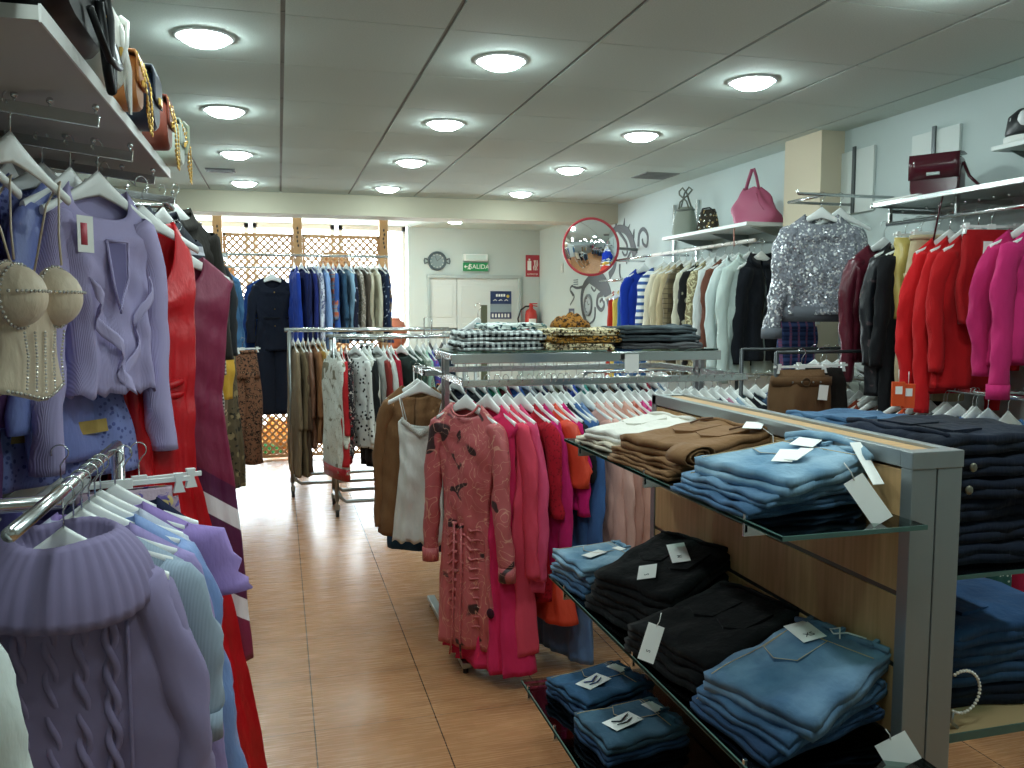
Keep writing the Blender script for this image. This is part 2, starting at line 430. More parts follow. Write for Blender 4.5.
# folded garments ---------------------------------------------------------------
def fold_mesh(rng, D, W, layers, th, sag=0, taper=.0, hang=0):
    """cloth folded back and forth: D along X, W along Y"""
    pts = []; ns = 12
    for l in range(layers):
        dirn = 1 if l % 2 == 0 else -1
        z = th * (l + .5)
        ins = .015 * rng.random() * (l > 0)
        for i in range(ns + 1):
            u = i / ns; x = (-.5 + u) * (D - th - ins) * dirn
            pts.append((x, z))
        if l < layers - 1:
            xe = pts[-1][0]
            for a in (30, 60, 90, 120, 150):
                pts.append((xe + dirn * th * .5 * math.sin(R(a)) * 1.15, z + th * .5 * (1 - math.cos(R(a)))))
    pts = np.array(pts); NW = 13; V = []
    f = [rng.uniform(0, 6.28) for _ in range(6)]
    for (x, z) in pts:
        row = []
        for j in range(NW):
            v = -1 + 2 * j / (NW - 1); lay = z / th
            y = v * W / 2 * (1 - taper * (x / D + .5)) + .004 * math.sin(14 * x / D + f[0] + lay)
            ed = abs(v) ** 6
            dz = .004 * math.sin(9 * v + f[1] + 5 * x / D) + .003 * math.sin(17 * x / D + f[2] + 6 * v) - th * .25 * ed * (1 if lay > layers / 2 else -.2)
            dz += -sag * (x / D) ** 2
            row.append((x + .004 * math.sin(5 * v + f[3] + lay), y, max(z + dz * min(1, lay * .6), th * .42)))
        V.append(row)
    return np.array(V)

def folded(name, cat, label, loc, rz, mat, D=.3, W=.24, layers=4, th=.014, group=None, details=True, tagc=None, stitch=None, taper=.1, sag=0, tilt=0):
    """loc = centre of the underside"""
    _seed[0] += 1; rng = random.Random(_seed[0] * 104729)
    loc = (loc[0], loc[1], loc[2] + D * .5 * math.sin(R(tilt)))
    t = thing(name, label, cat, loc, rz, group); t.rotation_euler = (0, -R(tilt), rz)
    V = fold_mesh(rng, D, W, layers, th, sag, taper); m = MB(); m.grid(V); m.obj('folded_cloth', mat, t, solidify=th * .86)
    topz = layers * th + .002
    if details and stitch:      # side seam and yoke seam in contrasting thread
        m = MB(); m.tube([(-D * .46 + D * .9 * i / 10, W * .40 * (1 - taper * (i / 10)) + .003 * math.sin(i), topz + .0005) for i in range(11)], .0011, 4)
        m.tube([(D * .30, -W * .4 + W * .8 * i / 8, topz + .001) for i in range(9)], .0011, 4); m.obj('seam', stitch, t)
        m = MB()
        for q in (-.3, 0, .3): m.box(D * .5 - .034, D * .5 - .006, W * q - .005, W * q + .005, topz + .001, topz + .0075)
        m.obj('belt_loops', mat, t, smooth=False)
    if details:
        st = stitch or mat
        m = MB(); x = D * .5 - .02
        m.tube([(x - .004 * math.sin(i), -W * .42 + W * .84 * i / 8, topz - .002 + .004 * math.sin(i * 1.3)) for i in range(9)], .0075, 6, flat=1); m.obj('waistband', mat, t)
        # back pocket, slightly raised patch with a pointed end
        for s in (-1, 1) if W > .3 else (1,):
            cx, cy = D * .12, s * W * .17; w = .052
            pts = [(cx + .06, cy - w), (cx + .06, cy + w), (cx - .045, cy + w * .92), (cx - .068, cy), (cx - .045, cy - w * .92)]
            m = MB(); n = len(pts)
            m.add([(a, b, topz + dz) for dz in (-.008, .0015) for a, b in pts], [(0, 1, 2, 3, 4)[::-1], (5, 6, 7, 8, 9)] + [(i, (i + 1) % 5, 5 + (i + 1) % 5, 5 + i) for i in range(5)])
            po = m.obj('pocket', mat, t, smooth=False)
            if stitch:
                m = MB()
                for (p, q) in zip(pts, pts[1:] + pts[:1]):
                    m.bar((p[0] * .98 + cx * .02, p[1] * .97 + cy * .03, topz + .002), (q[0] * .98 + cx * .02, q[1] * .97 + cy * .03, topz + .002), .0016, .001)
                m.obj('stitching', stitch, po)
    return t

def price_tag(parent, loc, size=(.045, .075), rot=(0, 0, 0), txt=None, string=None, lab=None, strip=None, name='price_tag'):
    m = MB(); a, b = size; m.box(-a / 2, a / 2, -b / 2, b / 2, -.0006, .0006)
    o = m.obj(name, CARD, parent); o.location = loc; o.rotation_euler = rot
    for p in o.data.polygons: p.use_smooth = False
    if txt: text(txt, a * .36, INK, o, (0, -b * .22, .001), (0, 0, PI / 2 if a < b * .7 else 0), extrude=.0002)
    if strip:
        m = MB(); m.box(-a * .3, a * .1, -b * .3, b * .3, .0007, .0012); m.obj('printed_patch', solid(strip, .5), o)
    if string:
        m = MB(); m.tube(string, .0012, 5); m.obj('tag_string', CARD, parent)
    return o

def tag_world(parent, u, v, y, size, roll=0, txt=None, name='price_tag', face=None):
    """card hanging freely at a place given in the room, kept as a child of its garment"""
    w = P(u, v, y=y)
    Mp = Matrix.Translation(parent.location) @ parent.rotation_euler.to_matrix().to_4x4()
    n = Vector(face or (-.45, -.85, .25)).normalized(); up = Vector((0, 0, 1)); x = up.cross(n).normalized(); yv = n.cross(x)
    Rm = Matrix((x, yv, n)).transposed().to_4x4() @ Matrix.Rotation(R(roll), 4, 'Z')
    Ml = Mp.inverted() @ Matrix.Translation(w) @ Rm
    o = price_tag(parent, (0, 0, 0), size, (0, 0, 0), txt=txt, name=name); o.location = Ml.to_translation(); o.rotation_euler = Ml.to_euler(); 
    m = MB(); m.tube([(0, size[1] * .45, .001), (.004, size[1] * .62, .004), (.002, size[1] * .85, .01)], .0012, 5); m.obj('tag_string', CARD, o)
    return o
# ================================================================ the room
XL, XR, YB, YF, ZC = -1.75, 3.40, -1.6, 11.3, 2.70
XE = 3.52     # the right wall drifts outwards a little towards the back
def XW(y): return XR + max(0, y - 6.6) * .026
def wall_mat(c, name):
    m, nt, b = new_mat(name); tc = nt.nodes.new('ShaderNodeTexCoord')
    n = N(nt, 'ShaderNodeTexNoise', Scale=90, Detail=3); nt.links.new(tc.outputs['Object'], n.inputs['Vector'])
    h = nt.nodes.new('ShaderNodeBump'); h.inputs['Strength'].default_value = .15; h.inputs['Distance'].default_value = .003
    nt.links.new(n.outputs['Fac'], h.inputs['Height']); nt.links.new(h.outputs[0], b.inputs['Normal'])
    n2 = N(nt, 'ShaderNodeTexNoise', Scale=1.5, Detail=2); nt.links.new(tc.outputs['Object'], n2.inputs['Vector'])
    rgb = tuple(int(c[i:i + 2], 16) / 255 for i in (0, 2, 4))
    nt.links.new(ramp(nt, n2.outputs['Fac'], [(0, tuple(q * .97 for q in rgb)), (1, rgb)]), b.inputs['Base Color'])
    b.inputs['Roughness'].default_value = .85; return m
WALL = wall_mat('C6D2D0', 'painted_plaster')
BEIGE = wall_mat('D9CDB4', 'beige_plaster')

def floor_mat():
    m, nt, b = new_mat('laminate_floor'); L = nt.links.new
    tc = nt.nodes.new('ShaderNodeTexCoord')
    br = nt.nodes.new('ShaderNodeTexBrick'); L(tc.outputs['Object'], br.inputs['Vector'])
    br.inputs['Scale'].default_value = 1; br.inputs['Brick Width'].default_value = .23; br.inputs['Row Height'].default_value = .0465
    br.inputs['Mortar Size'].default_value = .0008; br.inputs['Mortar Smooth'].default_value = .1; br.offset = .37; br.offset_frequency = 3
    br.inputs['Color1'].default_value = lin('AE7C56'); br.inputs['Color2'].default_value = lin('9A6A48'); br.inputs['Mortar'].default_value = lin('93603A')
    br2 = nt.nodes.new('ShaderNodeTexBrick'); L(tc.outputs['Object'], br2.inputs['Vector'])
    br2.inputs['Scale'].default_value = 1; br2.inputs['Brick Width'].default_value = .31; br2.inputs['Row Height'].default_value = .0465
    br2.inputs['Mortar Size'].default_value = 0; br2.offset = .61; br2.offset_frequency = 2
    br2.inputs['Color1'].default_value = lin('B88860'); br2.inputs['Color2'].default_value = lin('A67652')
    c = mixc(nt, .5, br.outputs['Color'], br2.outputs['Color'])
    mp = nt.nodes.new('ShaderNodeMapping'); mp.inputs['Scale'].default_value = (3, 60, 1); L(tc.outputs['Object'], mp.inputs['Vector'])
    n = N(nt, 'ShaderNodeTexNoise', Scale=2.2, Detail=5); L(mp.outputs[0], n.inputs['Vector'])
    c = mixc(nt, .22, c, ramp(nt, n.outputs['Fac'], [(.3, '8E5A36'), (.7, 'DCA877')]))
    # joints of the 46 cm tiles
    s = nt.nodes.new('ShaderNodeSeparateXYZ'); L(tc.outputs['Object'], s.inputs[0])
    def joint(o, off, w):
        a = nt.nodes.new('ShaderNodeMath'); a.operation = 'SUBTRACT'; L(o, a.inputs[0]); a.inputs[1].default_value = off - 20 * .464
        q = nt.nodes.new('ShaderNodeMath'); q.operation = 'MODULO'; L(a.outputs[0], q.inputs[0]); q.inputs[1].default_value = .464
        g = nt.nodes.new('ShaderNodeMath'); g.operation = 'LESS_THAN'; L(q.outputs[0], g.inputs[0]); g.inputs[1].default_value = w
        return g.outputs[0]
    c = mixc(nt, joint(s.outputs[0], .092, .0045), c, lin('3E2B20'))
    jy = joint(s.outputs[1], 3.165, .003)
    c = mixc(nt, jy, c, lin('5A3D2A'))
    L(c, b.inputs['Base Color']); L(ramp(nt, n.outputs['Fac'], [(0, '808080'), (1, '9A9A9A')]), b.inputs['Roughness'])
    b.inputs['Specular IOR Level'].default_value = .45
    return m
m = MB(); m.add([(XL, YB, 0), (XE, YB, 0), (XE, YF, 0), (XL, YF, 0), (XL, YB, -.1), (XE, YB, -.1), (XE, YF, -.1), (XL, YF, -.1)], [(0, 1, 2, 3), (4, 7, 6, 5), (0, 4, 5, 1), (1, 5, 6, 2), (2, 6, 7, 3), (3, 7, 4, 0)])
struct(m.obj('floor', floor_mat(), smooth=False))

def tile_mat():
    m, nt, b = new_mat('mineral_ceiling_tile'); tc = nt.nodes.new('ShaderNodeTexCoord')
    n = N(nt, 'ShaderNodeTexNoise', Scale=160, Detail=2); nt.links.new(tc.outputs['Object'], n.inputs['Vector'])
    nt.links.new(ramp(nt, n.outputs['Fac'], [(.3, 'C2D0CA'), (.7, 'CEDBD5')]), b.inputs['Base Color']); b.inputs['Roughness'].default_value = .9
    return m
# suspended ceiling: single boards with open joints, a dark slab above
YBEAM = 8.3
tx = [XL] + [-.585 + .625 * i for i in range(-1, 7)] + [XE]
ty = [YB] + [2.69 - .667 * i for i in range(6, 0, -1)] + [2.69 + .667 * i for i in range(0, 9)] + [YBEAM]
tx = sorted(set(round(q, 4) for q in tx if XL <= q <= XE)); ty = sorted(set(round(q, 4) for q in ty if YB <= q <= YBEAM))
m = MB()
for a, b_ in zip(tx, tx[1:]):
    for c_, d_ in zip(ty, ty[1:]):
        if b_ - a > .05 and d_ - c_ > .05: m.box(a + .009, b_ - .009, c_ + .0025, d_ - .0025, ZC, ZC + .015)
m.box(XL, XE, YBEAM, YF, ZC, ZC + .015)
struct(m.obj('ceiling', tile_mat(), smooth=False))
m = MB()
for a in tx[1:-1]: m.box(a - .012, a + .012, YB, YBEAM, ZC + .008, ZC + .03)
for c_ in ty[1:-1]: m.box(XL, XE, c_ - .008, c_ + .008, ZC + .006, ZC + .03)
m.box(XL, XE, YB, YF, ZC + .03, ZC + .12)
struct(m.obj('ceiling_grid', solid('8E918C', .7, name='grey_grid'), smooth=False))
m = MB(); m.box(XL, XE, YBEAM, YBEAM + .35, 2.505, ZC); struct(m.obj('trim_1', wall_mat('BDB8A4', 'beam_plaster'), smooth=False))

m = MB(); m.box(XR, XR + .25, YB, 6.6, 0, ZC + .1); vs = [(x + XW(y) - XR, y, z) for z in (0, ZC + .1) for y in (6.6, YF + .1) for x in (XR, XR + .25)]; m.add(vs, [(0, 2, 3, 1), (4, 5, 7, 6), (0, 1, 5, 4), (2, 6, 7, 3), (0, 4, 6, 2), (1, 3, 7, 5)]); struct(m.obj('wall_right', WALL, smooth=False))
m = MB(); m.box(XL - .12, XL, YB, 9.3, 0, ZC + .1); struct(m.obj('wall_left', WALL, smooth=False))
m = MB(); m.box(XL - .12, XR + .12, YB - .12, YB, 0, ZC + .1); struct(m.obj('wall_front', WALL, smooth=False))
WX = 1.68     # wall with the door starts here, shop window to the left
m = MB(); m.box(WX, XE, YF, YF + .12, 2.075, ZC); m.box(WX, 1.93, YF, YF + .12, 0, 2.075); m.box(3.25, XE, YF, YF + .12, 0, 2.075)
struct(m.obj('wall_back', WALL, smooth=False))
# shop window
GL = None
def glass_mat(name, tint='FFFFFF', rough=0):
    m, nt, b = new_mat(name); nt.nodes.remove(b); o = nt.nodes['Material Output']
    g = nt.nodes.new('ShaderNodeBsdfGlossy'); g.inputs['Roughness'].default_value = .03
    t = nt.nodes.new('ShaderNodeBsdfTransparent'); t.inputs['Color'].default_value = lin(tint)
    f = nt.nodes.new('ShaderNodeFresnel'); f.inputs['IOR'].default_value = 1.45
    mx = nt.nodes.new('ShaderNodeMixShader'); nt.links.new(f.outputs[0], mx.inputs[0]); nt.links.new(t.outputs[0], mx.inputs[1]); nt.links.new(g.outputs[0], mx.inputs[2])
    nt.links.new(mx.outputs[0], o.inputs['Surface']); return m
GLASS = glass_mat('clear_glass'); GLASSG = glass_mat('greenish_glass', 'C6DAD4')
FRAME = solid('E8EAE8', .4, name='white_frame')
wins = [(XL + .05, -.35), (-.3, .72), (.77, WX - .03)]
for i, (a, b_) in enumerate(wins):
    m = MB()
    for q in (a, b_ - .05): m.box(q, q + .05, YF - .03, YF + .05, 0, ZC)
    m.box(a, b_, YF - .03, YF + .05, 0, .12); m.box(a, b_, YF - .03, YF + .05, ZC - .06, ZC)
    w = struct(m.obj('window_%d' % (i + 1), FRAME, smooth=False))
    m = MB(); m.box(a + .05, b_ - .05, YF + .005, YF + .012, .12, ZC - .06); m.obj('window_pane', GLASS, w, smooth=False)
m = MB(); m.box(XL - .12, XL + .05, 9.3, YF + .05, 0, ZC); struct(m.obj('trim_2', WALL, smooth=False))
# pavement outside
m = MB(); m.box(-14, 14, YF + .12, 30, -.12, -.02); struct(m.obj('ground', solid('D8D4CC', .9, name='pavement'), smooth=False))

# baseboards
m = MB(); m.box(XR - .015, XR, YB, 6.6, 0, .08); struct(m.obj('baseboard_right', BEIGE, smooth=False))

# pillar
m = MB(); m.box(3.235, XR, 4.57, 4.96, 0, ZC); struct(m.obj('wall_pillar', BEIGE, smooth=False))

# door with two leaves
dx0, dx1 = 1.97, 3.21
m = MB(); m.box(dx0 - .04, dx0, YF - .03, YF + .1, 0, 2.07); m.box(dx1, dx1 + .04, YF - .03, YF + .1, 0, 2.07); m.box(dx0 - .04, dx1 + .04, YF - .035, YF + .1, 2.03, 2.08)
DW = solid('D2DAD8', .5, name='door_paint')
dr = struct(m.obj('door_1', solid('AEBBBB', .4, name='door_frame_grey'), smooth=False, bevel=.004))
for a, b_ in ((dx0, 2.34), (2.345, dx1)):
    m = MB(); m.box(a + .001, b_ - .001, YF, YF + .04, .01, 2.03); m.box(2.33, 2.355, YF + .04, YF + .05, 0, 2.03)  # last box: unseen strip behind the leaf gap, added to block outside light
    for z0, z1 in ((.15, 1.42), (1.50, 1.93)):
        m.box(a + .06, b_ - .06, YF - .006, YF, z0, z1)
    lf = m.obj('door_leaf', DW, dr, bevel=.004)
m = MB(); m.tube([(2.41, YF - .01, 1.02), (2.41, YF - .06, 1.02), (2.52, YF - .06, 1.02)], .01, 8); m.obj('door_handle', STEEL, dr)

# ---------------------------------------------------------------- lights
EM, nt, b = new_mat('led_diffuser'); b.inputs['Emission Color'].default_value = (.80, .97, .96, 1); b.inputs['Emission Strength'].default_value = 62; b.inputs['Base Color'].default_value = (.9, .9, .9, 1)
RIMM = solid('E6E9E8', .4, name='white_rim')
lt = None
rowname = {-.265: 'left row', .972: 'middle row', 2.225: 'right row'}
def downlight(x, y, lab):
    t = thing('ceiling_downlight', lab, 'light', (x, y, ZC), 0, 'round downlights in the ceiling')
    m = MB(); m.lathe([(.112, 0), (.118, -.004), (.112, -.009), (.098, -.008), (.096, 0)], 32); m.obj('rim', RIMM, t)
    m = MB(); m.lathe([(.0001, -.040), (.03, -.039), (.06, -.034), (.085, -.022), (.097, -.0055)], 32); m.obj('diffuser', EM, t)
    return t
names = ['nearest the camera', 'second from the camera', 'third from the camera', 'fourth, close to the beam']
for x, rn in ((-.265, 'left'), (.972, 'middle'), (2.225, 'right')):
    for y, nn in zip((3.70, 5.00, 6.34, 7.75), names):
        downlight(x, y, 'round white LED downlight in the %s row of the ceiling, %s' % (rn, nn))
downlight(2.225, 2.42, 'round LED downlight at the top right edge of the photo')
downlight(.972, 2.3, 'round LED downlight above the aisle just out of view'); downlight(-.265, 2.3, 'round LED downlight above the left rack just out of view')
for x, q in ((-.265, 'left'), (.972, 'middle'), (2.225, 'right')): downlight(x, 1.04, 'round LED downlight close above the camera, %s row, added out of view' % q)  # unseen row carrying on the lamp grid, added to brighten the foreground
for (x, y, l) in ((.80, 9.72, 'small round downlight beyond the beam, above the wooden lattice'), (2.12, 10.3, 'small round downlight beyond the beam, in front of the white door'), (-.45, 9.72, 'small round downlight beyond the beam, left above the lattice')): downlight(x, y, l)

def vent(x, y, lab, w=.22, d=.16, c='30363A'):
    t = thing('ceiling_vent', lab, 'vent', (x, y, ZC))
    m = MB(); m.box(-w / 2, w / 2, -d / 2, d / 2, -.006, .0); m.obj('frame', solid(c, .6), t, bevel=.001)
    for i in range(5):
        m = MB(); yy = -d * .4 + d * .8 * i / 4; m.box(-w * .44, w * .44, yy, yy + .012, -.009, -.004); m.obj('slat', solid('5A6062', .5), t, smooth=False)
vent(-.42, 7.12, 'dark square vent grille in the ceiling beside the left row of lights')
vent(3.0, 6.45, 'grey square vent grille in the ceiling above the right wall', .3, .3, '888C8A')
vent(2.75, 9.6, 'small grey vent in the ceiling beyond the beam', .25, .12, '888C8A')

# world
w = bpy.data.worlds.new('world'); SC.world = w; w.use_nodes = True
bg = w.node_tree.nodes['Background']; bg.inputs[0].default_value = (.80, .94, 1, 1); bg.inputs[1].default_value = 8.5
# sky light entering through the shop window
al = bpy.data.lights.new('window_daylight', 'AREA'); al.shape = 'RECTANGLE'; al.size = 3.3; al.size_y = 2.4; al.energy = 300; al.color = (.82, .95, 1)
ao = bpy.data.objects.new('window_daylight', al); C.objects.link(ao); ao.location = (0, YF + .4, 1.5); ao.rotation_euler = (R(90), 0, PI); ao['kind'] = 'helper'
ao.rotation_euler = (R(-90), 0, 0)
SC.view_settings.view_transform = 'Standard'; SC.view_settings.look = 'None'; SC.view_settings.gamma = 1; SC.view_settings.exposure = 0.58
SC.view_settings.use_curve_mapping = False
SC.cycles.use_denoising = True
SC.cycles.max_bounces = 8; SC.cycles.diffuse_bounces = 5; SC.cycles.glossy_bounces = 3; SC.cycles.transparent_max_bounces = 8; SC.cycles.sample_clamp_indirect = 6; SC.cycles.caustics_reflective = False; SC.cycles.caustics_refractive = False

# ================================================================ lattice partition
WOOD = solid('D8A878', .6, name='pine_wood')
YL = 9.3
def lattice_panel(x0, x1, z0, z1, lab):
    t = thing('lattice_panel', lab, 'lattice', ((x0 + x1) / 2, YL, z0), 0, 'wooden lattice panels between the posts')
    cx = (x0 + x1) / 2; w = (x1 - x0) / 2; h = z1 - z0; pitch = .078
    for sgn, yy in ((1, -.004), (-1, .004)):
        m = MB(); k = -int((2 * w + h) / pitch) - 2
        c = -w - h if sgn > 0 else -w
        while c < w + (0 if sgn > 0 else h) + .01:
            # line x = c + sgn*z
            zs = []
            za, zb = 0, h
            xa, xb = c + sgn * za, c + sgn * zb
            pts = []
            lo, hi = -w, w
            # clip
            if sgn > 0: za = max(0, lo - c); zb = min(h, hi - c)
            else: za = max(0, c - hi); zb = min(h, c - lo)
            if zb - za > .03: m.bar((c + sgn * za, yy, za), (c + sgn * zb, yy, zb), .007, .022, up=(0, 1, 0)) if False else m.bar((c + sgn * za, yy, za), (c + sgn * zb, yy, zb), .022, .007, up=(0, 1, 0))
            c += pitch
        m.obj('diagonal_slats', WOOD, t, smooth=False)
    m = MB(); m.box(-w, w, -.012, .012, h - .03, h); m.box(-w, w, -.012, .012, 0, .03); m.box(-w, -w + .025, -.012, .012, 0, h); m.box(w - .025, w, -.012, .012, 0, h)
    m.obj('frame', WOOD, t, smooth=False)
lattice_panel(-1.7, -.645, .02, 2.40, 'tan wooden diamond lattice panel behind the hanging clothes, far left')
lattice_panel(-.545, .16, .02, 2.40, 'tan wooden diamond lattice panel behind the navy jumpsuit')
lattice_panel(.255, 1.07, .02, 2.40, 'tan wooden diamond lattice panel behind the blue and beige clothes')
for x, l in ((-.595, 'left wooden post of the lattice with a small ornament'), (.207, 'middle wooden post of the lattice with a small ornament'), (1.115, 'right wooden post of the lattice beside the bright window')):
    t = thing('wooden_post', l, 'post', (x, YL, 0), 0)
    m = MB(); m.box(-.046, .046, -.04, .04, 0, 2.58); m.obj('post', WOOD, t, bevel=.004)
    m = MB(); 
    for i in range(5): m.ball((.006 * math.sin(i * 2), -.045, 2.46 - .045 * i), .011, 8, (.8, .5, 1.5))
    m.obj('carved_ornament', solid('4C4038', .6), t)

# seen through the lattice
def soft_bag(name, cat, lab, loc, w, d, h, mat, rz=0, handle=None, group=None):
    t = thing(name, lab, cat, loc, rz, group)
    m = MB(); V = []
    for i in range(9):
        u = i / 8; a = [2 * PI * k / 20 for k in range(20)]
        s = (1 - .35 * u ** 2) if i else .9
        V.append([(w / 2 * s * np.sign(math.cos(q)) * abs(math.cos(q)) ** .5, d / 2 * (1 - .7 * u ** 2) * np.sign(math.sin(q)) * abs(math.sin(q)) ** .6, h * u) for q in a])
    m.grid(np.array(V), True); m.add(V[0], [tuple(range(20))[::-1]]); m.add(V[-1], [tuple(range(20))]); m.obj('bag_body', mat, t)
    if handle:
        m = MB(); m.tube([(w * .3 * math.cos(R(q)), 0, h * .95 + handle * math.sin(R(q))) for q in range(0, 181, 15)], .006, 8); m.obj('handle', mat, t)
    return t
p = P(335, 270, y=9.75); soft_bag('straw_bag', 'bag', 'brown straw bag in the shop window behind the lattice', (p.x, 9.75, p.z), .36, .12, .2, solid('7A5A3C', .9), 0)
m = MB(); t = thing('window_plinth', 'tall white display plinth in the shop window behind the lattice', 'plinth', (p.x, 9.75, 0)); m.box(-.14, .14, -.1, .1, 0, p.z); m.obj('plinth_body', solid('E8E6E0', .6), t, bevel=.004)
p = P(225, 278, y=9.75); t = thing('straw_hat', 'brown straw hat on a stand behind the lattice, above the denim jacket', 'hat', (p.x, 9.75, p.z - .1))
m = MB(); m.lathe([(.0001, .24), (.07, .235), (.1, .19), (.105, .1), (.17, .09), (.18, .085), (.1, .085)], 24); m.obj('crown_and_brim', solid('8F6238', .9), t)
m = MB(); m.lathe([(.106, .10), (.108, .12), (.105, .13)], 24); m.obj('hat_band', solid('4A3424', .8), t)
m = MB(); m.lathe([(.09, -p.z + .1), (.09, -p.z + .115), (.012, -p.z + .12), (.012, .1)], 14); t2 = thing('hat_stand', 'slim stand carrying the straw hat behind the lattice', 'stand', (p.x, 9.75, p.z - .1)); m.obj('stand_pole', STEEL, t2)
# window-display fabrics on the floor behind the lattice
def cloth_heap(name, lab, cat, loc, w, d, h, mat, seed=1):
    rng = random.Random(seed); n = 22; V = []
    for i in range(n):
        row = []
        for j in range(n):
            u, v = -1 + 2 * i / (n - 1), -1 + 2 * j / (n - 1); r = min(1, math.hypot(u, v)); z = h * max(0, 1 - r ** 2) ** .5 * (1 + .25 * math.sin(7 * u + 3 * v + seed) + .15 * math.sin(11 * v - 4 * u))
            q = 1 / max(1, math.hypot(u, v)); row.append((w / 2 * u * q, d / 2 * v * q, max(.004, z)))
        V.append(row)
    m = MB(); m.grid(np.array(V)); o = m.obj(name, mat, solidify=.004, loc=loc); tag(o, lab, cat); return o
cloth_heap('green_cloth', 'green cloth lying on the floor behind the lattice', 'cloth', (P(255, 455, z=0).x + .0, 9.75, 0), .6, .4, .09, cloth('1F7A44'), 3)
cloth_heap('orange_cushion', 'orange woven cushion on the floor behind the lattice', 'cushion', (P(275, 445, z=0.1).x + .1, 10.15, 0), .62, .4, .30, cloth('D08A3E', 'print', 'E8C890'), 5)
t = thing('terracotta_vase', 'terracotta rounded vase on a plinth in the bright window', 'vase', (P(396, 340, y=9.9).x, 9.9, 1.15))
m = MB(); m.lathe([(.0001, 0), (.07, 0), (.13, .12), (.14, .2), (.09, .31), (.05, .34), (.055, .36)], 24); m.obj('vase_body', solid('A0604A', .6), t)
t = thing('window_plinth', 'white plinth under the terracotta vase', 'plinth', (P(396, 340, y=9.9).x, 9.9, 0)); m = MB(); m.box(-.13, .13, -.13, .13, 0, 1.149); m.obj('plinth_body', solid('E8E6E0', .6), t, bevel=.004)

# rails fixed to the lattice posts
def rail_thing(lab, x0, x1, y, z, r=.0125, yb=YL - .04, name='clothes_rail'):
    t = thing(name, lab, 'rail', ((x0 + x1) / 2, y, z)); w = (x1 - x0) / 2
    m = MB(); m.tube([(-w, 0, 0), (w, 0, 0)], r, 12); m.obj('rail_tube', CHROME, t)
    for s in (-.9, 0, .9):
        m = MB(); m.tube([(s * w, 0, 0), (s * w, yb - y, 0)], r * .8, 8); m.obj('bracket', CHROME, t)
    return t
rail_thing('upper chrome rail across the lattice posts, carrying the blue and beige clothes', -.72, 1.08, 8.6, 2.135)
rail_thing('lower thin chrome rail on the lattice, behind the navy jumpsuit', -.60, .19, 8.75, 2.02, .009)

# ================================================================ back wall things
t = thing('exit_sign', 'green SALIDA emergency exit sign above the white door', 'sign', (P(475, 267, y=YF).x, YF, P(475, 267, y=YF).z))
m = MB(); m.box(-.17, .17, -.05, -.001, -.055, .055); m.obj('sign_plate', solid('1E8F56', .4), t, bevel=.004)
text('SALIDA', .085, CARD, t, (.05, -.052, 0), (PI / 2, 0, 0))
m = MB(); m.bar((-.155, -.051, 0), (-.115, -.051, 0), .012, .012); m.add([(-.165, -.053, 0), (-.14, -.053, .025), (-.14, -.053, -.025)], [(0, 1, 2)]); m.obj('arrow', CARD, t, smooth=False)
m = MB(); m.ball((-.085, -.052, .032), .009, 8, (1, .4, 1)); m.tube([(-.09, -.053, .02), (-.095, -.053, -.01), (-.08, -.053, -.04)], .006, 6); m.tube([(-.095, -.053, -.01), (-.112, -.053, -.035)], .006, 6); m.tube([(-.11, -.053, .005), (-.09, -.053, .018), (-.072, -.053, 0)], .004, 6); m.obj('running_figure', CARD, t)
t = thing('emergency_light', 'white emergency light box mounted above the exit sign', 'light', (P(475, 260, y=YF).x, YF, P(475, 258, y=YF).z))
m = MB(); m.box(-.17, .17, -.06, -.001, -.045, .05); m.obj('housing', solid('E6ECEA', .4), t, bevel=.01); m = MB(); m.box(-.14, .14, -.064, -.06, -.03, .035); m.obj('lens', solid('CFE0DC', .15), t, bevel=.002)

p = P(437, 261, y=YF); t = thing('wall_clock', 'round dark wall clock with side ornaments, left above the door', 'clock', (p.x, YF, p.z))
Mx = Matrix.Rotation(R(90), 4, 'X')
m = MB(); m.lathe([(.0001, .004), (.1, .004), (.1, .03), (.125, .035), (.13, .02), (.13, 0)], 32, M=Mx); m.obj('case', solid('46545A', .4), t)
m = MB(); m.lathe([(.0001, .006), (.098, .006)], 32, M=Mx); m.obj('dial', solid('7F9092', .5), t)
m = MB(); m.bar((0, -.01, 0), (.05, -.01, .04), .006, .003, (0, 1, 0)); m.bar((0, -.011, 0), (-.03, -.011, .07), .004, .003, (0, 1, 0)); m.obj('hands', INK, t, smooth=False)
for k in range(12):
    a = 2 * PI * k / 12; m = MB(); m.bar((.078 * math.cos(a), -.009, .078 * math.sin(a)), (.094 * math.cos(a), -.009, .094 * math.sin(a)), .008, .003, (0, 1, 0)); m.obj('hour_mark', CARD, t, smooth=False)
for s in (-1, 1):
    m = MB(); m.tube([(s * .13, -.01, .02), (s * .17, -.01, .035), (s * .175, -.01, 0), (s * .17, -.01, -.035), (s * .13, -.01, -.02)], .009, 8); m.obj('side_ornament', solid('46545A', .4), t)

p = P(532.5, 266, y=YF); t = thing('extinguisher_sign', 'red fire extinguisher sign with white pictogram on the back wall', 'sign', (p.x, YF, p.z))
m = MB(); m.box(-.1, .1, -.006, -.001, -.15, .15); m.obj('sign_plate', solid('B23A46', .4), t, smooth=False)
m = MB(); m.box(-.075, -.02, -.009, -.006, -.06, .07); m.box(-.06, -.035, -.009, -.006, .075, .1); m.obj('extinguisher_pictogram', CARD, t, smooth=False)
m = MB(); 
for i in range(3): m.tube([(.02 + .022 * i, -.008, -.06), (.012 + .022 * i, -.008, -.02), (.03 + .022 * i, -.008, .02), (.022 + .022 * i, -.008, .08)], .006, 5)
m.obj('flame_pictogram', CARD, t)
text('EXTINTOR', .032, CARD, t, (0, -.008, -.115), (PI / 2, 0, 0))

